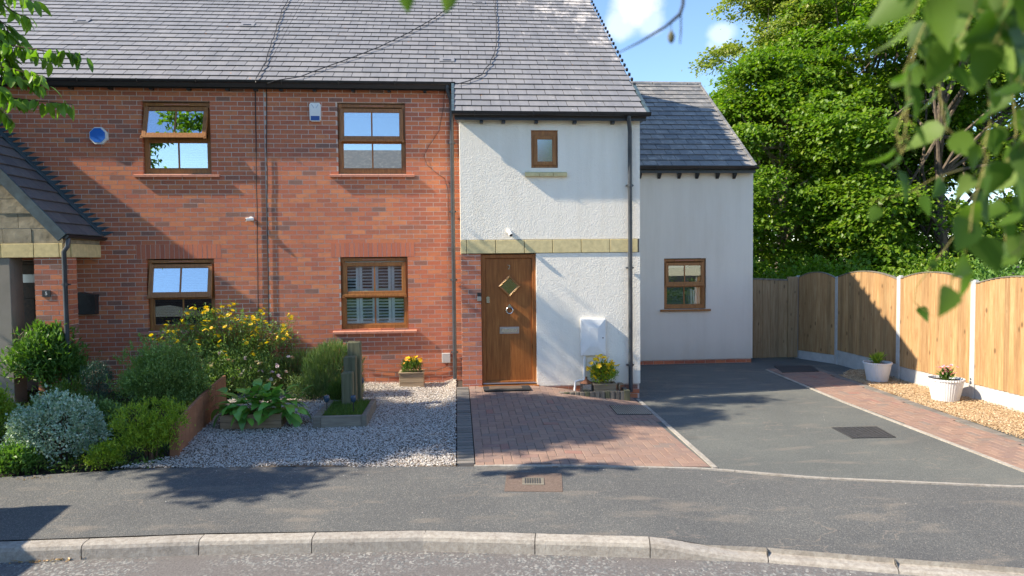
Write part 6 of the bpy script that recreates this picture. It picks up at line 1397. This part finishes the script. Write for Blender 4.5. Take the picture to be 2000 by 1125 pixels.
# ------------------------------------------------------------------ left foreground tree (casts the dappled shade)
CT = empty('cherry_tree', (-8.4, -4.3, -.15), 'green leafed tree reaching in from the left edge in front of the houses', 'tree')
mb = MB(); mb.tube([(-8.4, -4.3, -.2), (-8.3, -4.3, 1.4), (-8.5, -4.1, 3.0), (-8.4, -4.0, 5.4)], [.16, .13, .11, .04], 10)
limb_tips = []
for k in range(12):
    a = k*.55+.3; e = (-8.4+2.0*math.cos(a), -4.1+1.5*math.sin(a), 4.2+1.6*abs(math.sin(k*1.3))); mb.tube([(-8.4, -4.1, 2.6+.15*k), ((-8.4+e[0])/2, (-4.1+e[1])/2, e[2]-.5), e], [.05, .03, .012], 6)
mb.build('trunk', MT['bark'], CT, smooth=True)
def crown_blob(c, r, n, per, rc, parent, L=.12, Wd=.055, m='cherry_leaf'):
    d = sph(n); rr = RNG.uniform(.25, 1, n)**.6; cc = np.array(c)+d*np.array(r)*rr[:, None]; ids = np.repeat(np.arange(n), per); k = len(ids); P = cc[ids]+RNG.normal(size=(k, 3))*rc*np.array([1, 1, .5])
    # keep the crown out of the view except for its branches
    rel = P-CAM; z = rel @ _f; px = 1000+FL*(rel @ _r)/z; py = 562.5-FL*(rel @ _u)/z; ok = (px < 12) | (py < -14); P = P[ok]; k = len(P)
    leaves_np('crown', P, RNG.normal(size=(k, 3))*.7+np.array([0, 0, -.5]), RNG.normal(size=(k, 3))*.5+np.array([0, 0, 1]), L, Wd, MT[m], parent)
for c_, r_, n_ in (((-5.6, -3.35, 6.3), (1.15, .5, .4), 100), ((-6.55, -3.85, 5.9), (.95, 1.3, .5), 150), ((-4.5, -2.45, 6.7), (.85, .14, .12), 9), ((-5.1, -2.0, 6.3), (.5, .15, .15), 5), ((-8.5, -3.75, 5.1), (2.2, 1.5, .9), 300), ((-9.8, -3.5, 4.0), (1.5, 1.4, 1.0), 95), ((-7.9, -5.55, 4.6), (.8, .2, .3), 11), ((-10.3, -3.0, 3.3), (1.3, 1.6, .9), 40)): crown_blob(c_, r_, n_, 105, .16, CT, .145, .068)
lm = [big_leaf_mesh('leaf', .14, .058, MT['cherry_leaf'], c) for c in (.1, .3)]
def cherry_branch(pp, Y, n, first, hang=.8):
    pts = [at_y(a, b, Y+random.uniform(-.03, .03)) for a, b in pp]; V3 = [Vector(p) for p in pts]; mb = MB(); mb.tube(V3, [.009-.006*i/(len(V3)-1) for i in range(len(V3))], 6); mb.build('branch', MT['twig'], CT, smooth=True)
    tot = sum((b-a).length for a, b in zip(V3, V3[1:]))
    n = int(n*1.6)
    for k in range(n):
        s_ = tot*(k+.5)/n
        for a, b in zip(V3, V3[1:]):
            if s_ <= (b-a).length: p = a.lerp(b, s_/(b-a).length); break
            s_ -= (b-a).length
        else: p = V3[-1]
        d = Vector(((.55 if k % 2 else .15)+random.gauss(0, .3), random.gauss(0, .5), -hang+random.gauss(0, .3))).normalized(); q = Vector((1, 0, 0)).rotation_difference(d); e = (q @ Euler((random.uniform(-1.2, 1.2), 0, 0)).to_quaternion()).to_euler()
        o = bpy.data.objects.new('leaf', random.choice(lm)); COL.objects.link(o); o.location = p+Vector((random.gauss(0, .012), random.gauss(0, .03), random.gauss(0, .01))); o.rotation_euler = e; sc = random.uniform(.7, 1.1); o.scale = (sc,)*3; adopt(o, CT)
YC = -5.3
cherry_branch([(-70, -20), (0, 5), (30, 25), (62, 38)], YC, 16, 0); cherry_branch([(-50, -30), (10, -15), (50, -4), (78, 8)], YC-.1, 13, 0)
cherry_branch([(-80, 60), (-10, 82), (40, 92), (90, 100), (130, 103), (165, 108)], YC, 34, 0); cherry_branch([(-60, 40), (0, 58), (22, 66), (40, 90), (70, 110), (95, 118)], YC+.15, 22, 0)
cherry_branch([(-70, 120), (0, 145), (40, 150), (70, 165), (96, 172)], YC-.05, 24, 0); cherry_branch([(-60, 170), (10, 190), (60, 196), (105, 200), (140, 204)], YC, 28, 0)
cherry_branch([(-70, 90), (-10, 110), (30, 128), (60, 148)], YC+.1, 26, 0); cherry_branch([(-60, 190), (-10, 205), (8, 222), (20, 236)], YC, 13, 0); cherry_branch([(-60, 10), (-15, 30), (10, 48), (20, 70)], YC+.1, 18, 0); cherry_branch([(-60, 60), (-10, 90), (20, 120), (38, 150)], YC+.05, 22, 0); cherry_branch([(-60, 100), (0, 130), (45, 140), (88, 150)], YC-.1, 22, 0); cherry_branch([(-60, 20), (-10, 60), (15, 100), (20, 140)], YC, 22, 0); cherry_branch([(-60, 130), (-20, 160), (10, 180), (25, 196)], YC-.1, 20, 0)
# ------------------------------------------------------------------ hanging birch twigs close to the camera
def birch_leaf_mesh(L, Wd, curve):
    mb = MB(); up = []; n = 9
    for i in range(n+1):
        t_ = i/n; w = Wd/2*(math.sin(math.pi*min(.999, t_**.62))**.85)*(1-.25*t_); w *= 1+(.07 if i % 2 else -.03); up.append((L*t_, w))
    vs = []; fs = []
    for (x, w) in up: z = -curve*x*x/L; vs += [(x, -w, z+w*.22), (x, 0, z), (x, w, z+w*.22)]
    for i in range(n):
        for k in (0, 1): fs.append((i*3+k, (i+1)*3+k, (i+1)*3+k+1, i*3+k+1))
    mb.add(vs, fs); me = mb.mesh('leaf'); me.polygons.foreach_set('use_smooth', [True]*len(me.polygons)); me.materials.append(MT['birch_leaf']); return me
bm_ = [birch_leaf_mesh(.055, .040, c) for c in (.1, .3, .5)]
def at_d(px, py, D): return CAM+ray(px, py)*D
BT = empty('birch_twigs', tuple(at_d(1850, -250, .95)), 'blurred hanging birch twigs with leaves close to the camera at the upper right', 'birch branch')
def birch(pp, D, n, sc=.8, r=.0009, parent=BT, spread=1.0, m='twig_green', sizes=(.75, 1.2)):
    V3 = [Vector(at_d(a, b, D+random.uniform(-.02, .02))) for a, b in pp]; mb = MB(); mb.tube(V3, [r]*(len(V3)-1)+[r*.5], 6); mb.build('twig', MT[m], parent, smooth=True); tot = sum((b-a).length for a, b in zip(V3, V3[1:]))
    for k in range(n):
        s_ = tot*(k+.6)/n
        for a, b in zip(V3, V3[1:]):
            if s_ <= (b-a).length: p = a.lerp(b, s_/(b-a).length); break
            s_ -= (b-a).length
        else: p = V3[-1]
        side = 1 if k % 2 else -1; d = Vector(_r)*(side*random.uniform(.1, .8)*spread)+Vector((0, 0, -1))*random.uniform(.5, 1.1)+Vector(_f)*random.gauss(0, .5); d.normalize()
        pet = p+d*.014; q = Vector((1, 0, 0)).rotation_difference(d); e = (q @ Euler((random.uniform(-1.3, 1.3), 0, 0)).to_quaternion()).to_euler()
        st = MB(); st.tube([p, pet], .0007, 4); 
        o = bpy.data.objects.new('leaf', random.choice(bm_)); COL.objects.link(o); o.location = pet; o.rotation_euler = e; s2 = sc*random.uniform(*sizes); o.scale = (s2,)*3; adopt(o, parent); st.build('petiole', MT['twig_green'], parent)
birch([(1860, -120), (1835, -10), (1800, 60), (1765, 140)], .95, 9); birch([(1790, 90), (1775, 150), (1772, 215), (1768, 260), (1742, 330)], .9, 6, .8)
birch([(1900, -120), (1880, -10), (1845, 90), (1835, 190), (1850, 260)], 1.05, 12, .95); birch([(1960, -120), (1950, 0), (1925, 110), (1935, 230), (1915, 330), (1880, 370)], .95, 14)
birch([(2050, -100), (2010, 30), (1975, 150), (1985, 260), (1955, 360), (1965, 470)], 1.0, 15); birch([(1930, 300), (1900, 400), (1895, 450), (1880, 500), (1868, 530), (1855, 560)], .85, 7, 1.0)
birch([(1995, 120), (2000, 260), (2010, 400), (1990, 500)], .9, 9); birch([(1778, 190), (1750, 260), (1762, 300), (1775, 265)], 1.0, 3, .5); birch([(1880, 330), (1820, 350), (1780, 375), (1700, 395)], 1.15, 3, .7); birch([(1830, -120), (1800, -20), (1785, 30)], .8, 5, 1.1); birch([(1990, -80), (1960, 20), (1950, 90)], .8, 8, 1.1); birch([(1880, 440), (1790, 560), (1785, 590), (1822, 618)], 1.2, 2, .45)
birch([(1920, -60), (1905, 10), (1880, 70)], .9, 7, 1.1); birch([(2030, 200), (1990, 300), (1980, 330)], .85, 6, 1.0)
o = empty('birch_twig', tuple(at_d(1335, -60, 1.1)), 'thin blurred dark twig with a hanging catkin against the sky', 'birch branch')
mb = MB(); mb.tube([Vector(at_d(*q, 1.1)) for q in ((1338, -80), (1334, 10), (1328, 28), (1300, 52), (1250, 82), (1206, 104))], [.0028, .0026, .0030, .0022, .0016, .0008], 7); mb.build('twig', MT['cable_black'], o, smooth=True)
mb = MB(); mb.tube([Vector(at_d(*q, 1.1)) for q in ((1330, 28), (1330, 60), (1328, 86))], [.001, .0012, .0007], 6); mb.tube([Vector(at_d(*q, 1.1)) for q in ((1311, 44), (1311, 60))], .0006, 5); mb.build('side_twig', MT['cable_black'], o)
mb = MB(); c = at_d(1311, 74, 1.1); mb.lathe([(.001, -.009), (.005, -.004), (.006, .003), (.002, .011), (.0005, .013)], tuple(c), 8); mb.build('catkin', MT['green_wood'], o)
o = empty('birch_twig', tuple(at_d(850, -60, .8)), 'bright blurred leaf tips hanging into the top centre of the view', 'birch branch')
for (px, py, s_) in ((885, -62, 1.0), (786, -54, .9), (900, -80, .9)):
    q = Vector(at_d(px, py, .85)); oo = bpy.data.objects.new('leaf', bm_[0]); COL.objects.link(oo); oo.location = q; d = Vector((0, 0, -1))+Vector(_r)*random.gauss(0, .15); oo.rotation_euler = Vector((1, 0, 0)).rotation_difference(d.normalized()).to_euler(); oo.rotation_euler.rotate_axis('X', 1.35); oo.scale = (s_,)*3; adopt(oo, o)
mb = MB(); mb.tube([Vector(at_d(*q, .85)) for q in ((1100, -180), (900, -75), (786, -60))], .0012, 5); mb.build('twig', MT['twig_green'], o)
# ------------------------------------------------------------------ things outside the frame that shade or are mirrored in the glass
def car(x, y, z, rz, label):
    o = empty('parked_car', (x, y, z), label, 'car', rz=0); M = Matrix.Translation((x, y, z)) @ Matrix.Rotation(rz, 4, 'Z')
    prof = [(a_, b_*1.22) for a_, b_ in [(-2.0, .35), (-2.05, .6), (-1.95, .85), (-1.5, .95), (-1.0, 1.32), (-.7, 1.42), (1.3, 1.40), (1.6, 1.32), (1.8, 1.1), (1.93, .86), (1.98, .72), (2.05, .5), (2.0, .3), (1.75, .22), (-1.7, .22)]]
    mb = MB(); mb.m = M; n = len(prof); vs = []
    for (yy, k) in ((-.82, .93), (-.86, 1), (.86, 1), (.82, .93)):
        for (a, b) in prof: w = yy*(1-.16*max(0, b-1.1)/.6); vs.append((a*(k if abs(yy) < .85 else 1), w, b))
    fs = [tuple(range(n))[::-1], tuple(range(3*n, 4*n))]+[(r*n+i, r*n+(i+1) % n, (r+1)*n+(i+1) % n, (r+1)*n+i) for r in range(3) for i in range(n)]; mb.add(vs, fs); mb.build('body', MT['car_paint'], o, smooth=True)
    for sx in (-1.3, 1.28):
        for sy in (-.80, .80):
            w = MB(); w.m = M @ Matrix.Translation((sx, sy, .31)) @ Matrix.Rotation(R(90), 4, 'X'); w.lathe([(.001, -.1), (.3, -.1), (.31, -.07), (.31, .07), (.3, .1), (.001, .1)], n=24); ww_ = w.build('wheel', MT['rubber'], o, smooth=True); w = MB(); w.m = M @ Matrix.Translation((sx, sy, .31)) @ Matrix.Rotation(R(90), 4, 'X'); w.lathe([(.001, -.108), (.19, -.108), (.19, .108), (.001, .108)], n=16); w.build('rim', MT['steel'], ww_)
    for sy in (-1, 1):
        w = MB(); w.m = M; w.add([(-1.25, sy*.80, .98), (1.0, sy*.80, .98), (.62, sy*.715, 1.3), (-.8, sy*.715, 1.3)], [(0, 1, 2, 3)]); w.build('side_window', MT['frosted'], o)
        w = MB(); w.m = M; w.box(1.9, 2.03, sy*.6-.15, sy*.6+.15, .6, .74, .02); w.build('headlight', MT['steel'], o)
car(-7.0, -6.12, -.22, 0, 'dark hatchback parked half on the kerb just outside the left edge, throwing the rounded shadow')
t = empty('house_opposite', (-2, -33, -.2), 'house across the road mirrored in the upper window, grey roof and brick walls', 'house')
mb = MB(); mb.box(-14, 10, -39, -31, -.3, 6.0); mb.build('wall', MT['brick'], t)
mb = MB(); mb.prism([(-30.6, 5.9), (-35, 9.5), (-39.4, 5.9)], 'x', -14.3, 10.3); mb.build('roof', MT['dark_slate'], t)
for i in range(5):
    for z in (.9, 3.4): mb = MB(); x = -12+i*4.6; mb.box(x, x+1.3, -30.99, -30.9, z, z+1.2); f = mb.build('window', MT['white_plastic'], t); mb = MB(); mb.box(x+.08, x+1.22, -30.9, -30.88, z+.08, z+1.12); mb.build('pane', MT['interior'], f)
tree('tree_across_road', (7.0, -21, -.2), 8, (7.0, -21, 5.6), (3.0, 2.6, 3.4), 'leafy tree across the road on the right, mirrored in the windows', MT['sycamore_leaf'], 'bark', 300, 34, .2, .17, .2, .45, 6, group='trees across the road')
tree('tree_across_road', (-9.5, -19.5, -.2), 8, (-9.5, -19.5, 3.4), (3.4, 2.6, 2.7), 'leafy tree across the road on the left, mirrored in the windows', MT['sycamore_leaf'], 'bark', 300, 34, .2, .17, .2, .45, 7, group='trees across the road')
o = empty('hedge_across_road', (0, -16.6, -.2), 'long clipped hedge along the far side of the road', 'hedge')
P = np.column_stack([RNG.uniform(-16, 16, 9000), RNG.uniform(-17.2, -16.1, 9000), RNG.uniform(-.2, 1.5, 9000)]); leaves_np('foliage', P, sph(9000), sph(9000)+np.array([0, 1, 1]), .12, .08, MT['potentilla_leaf'], o)
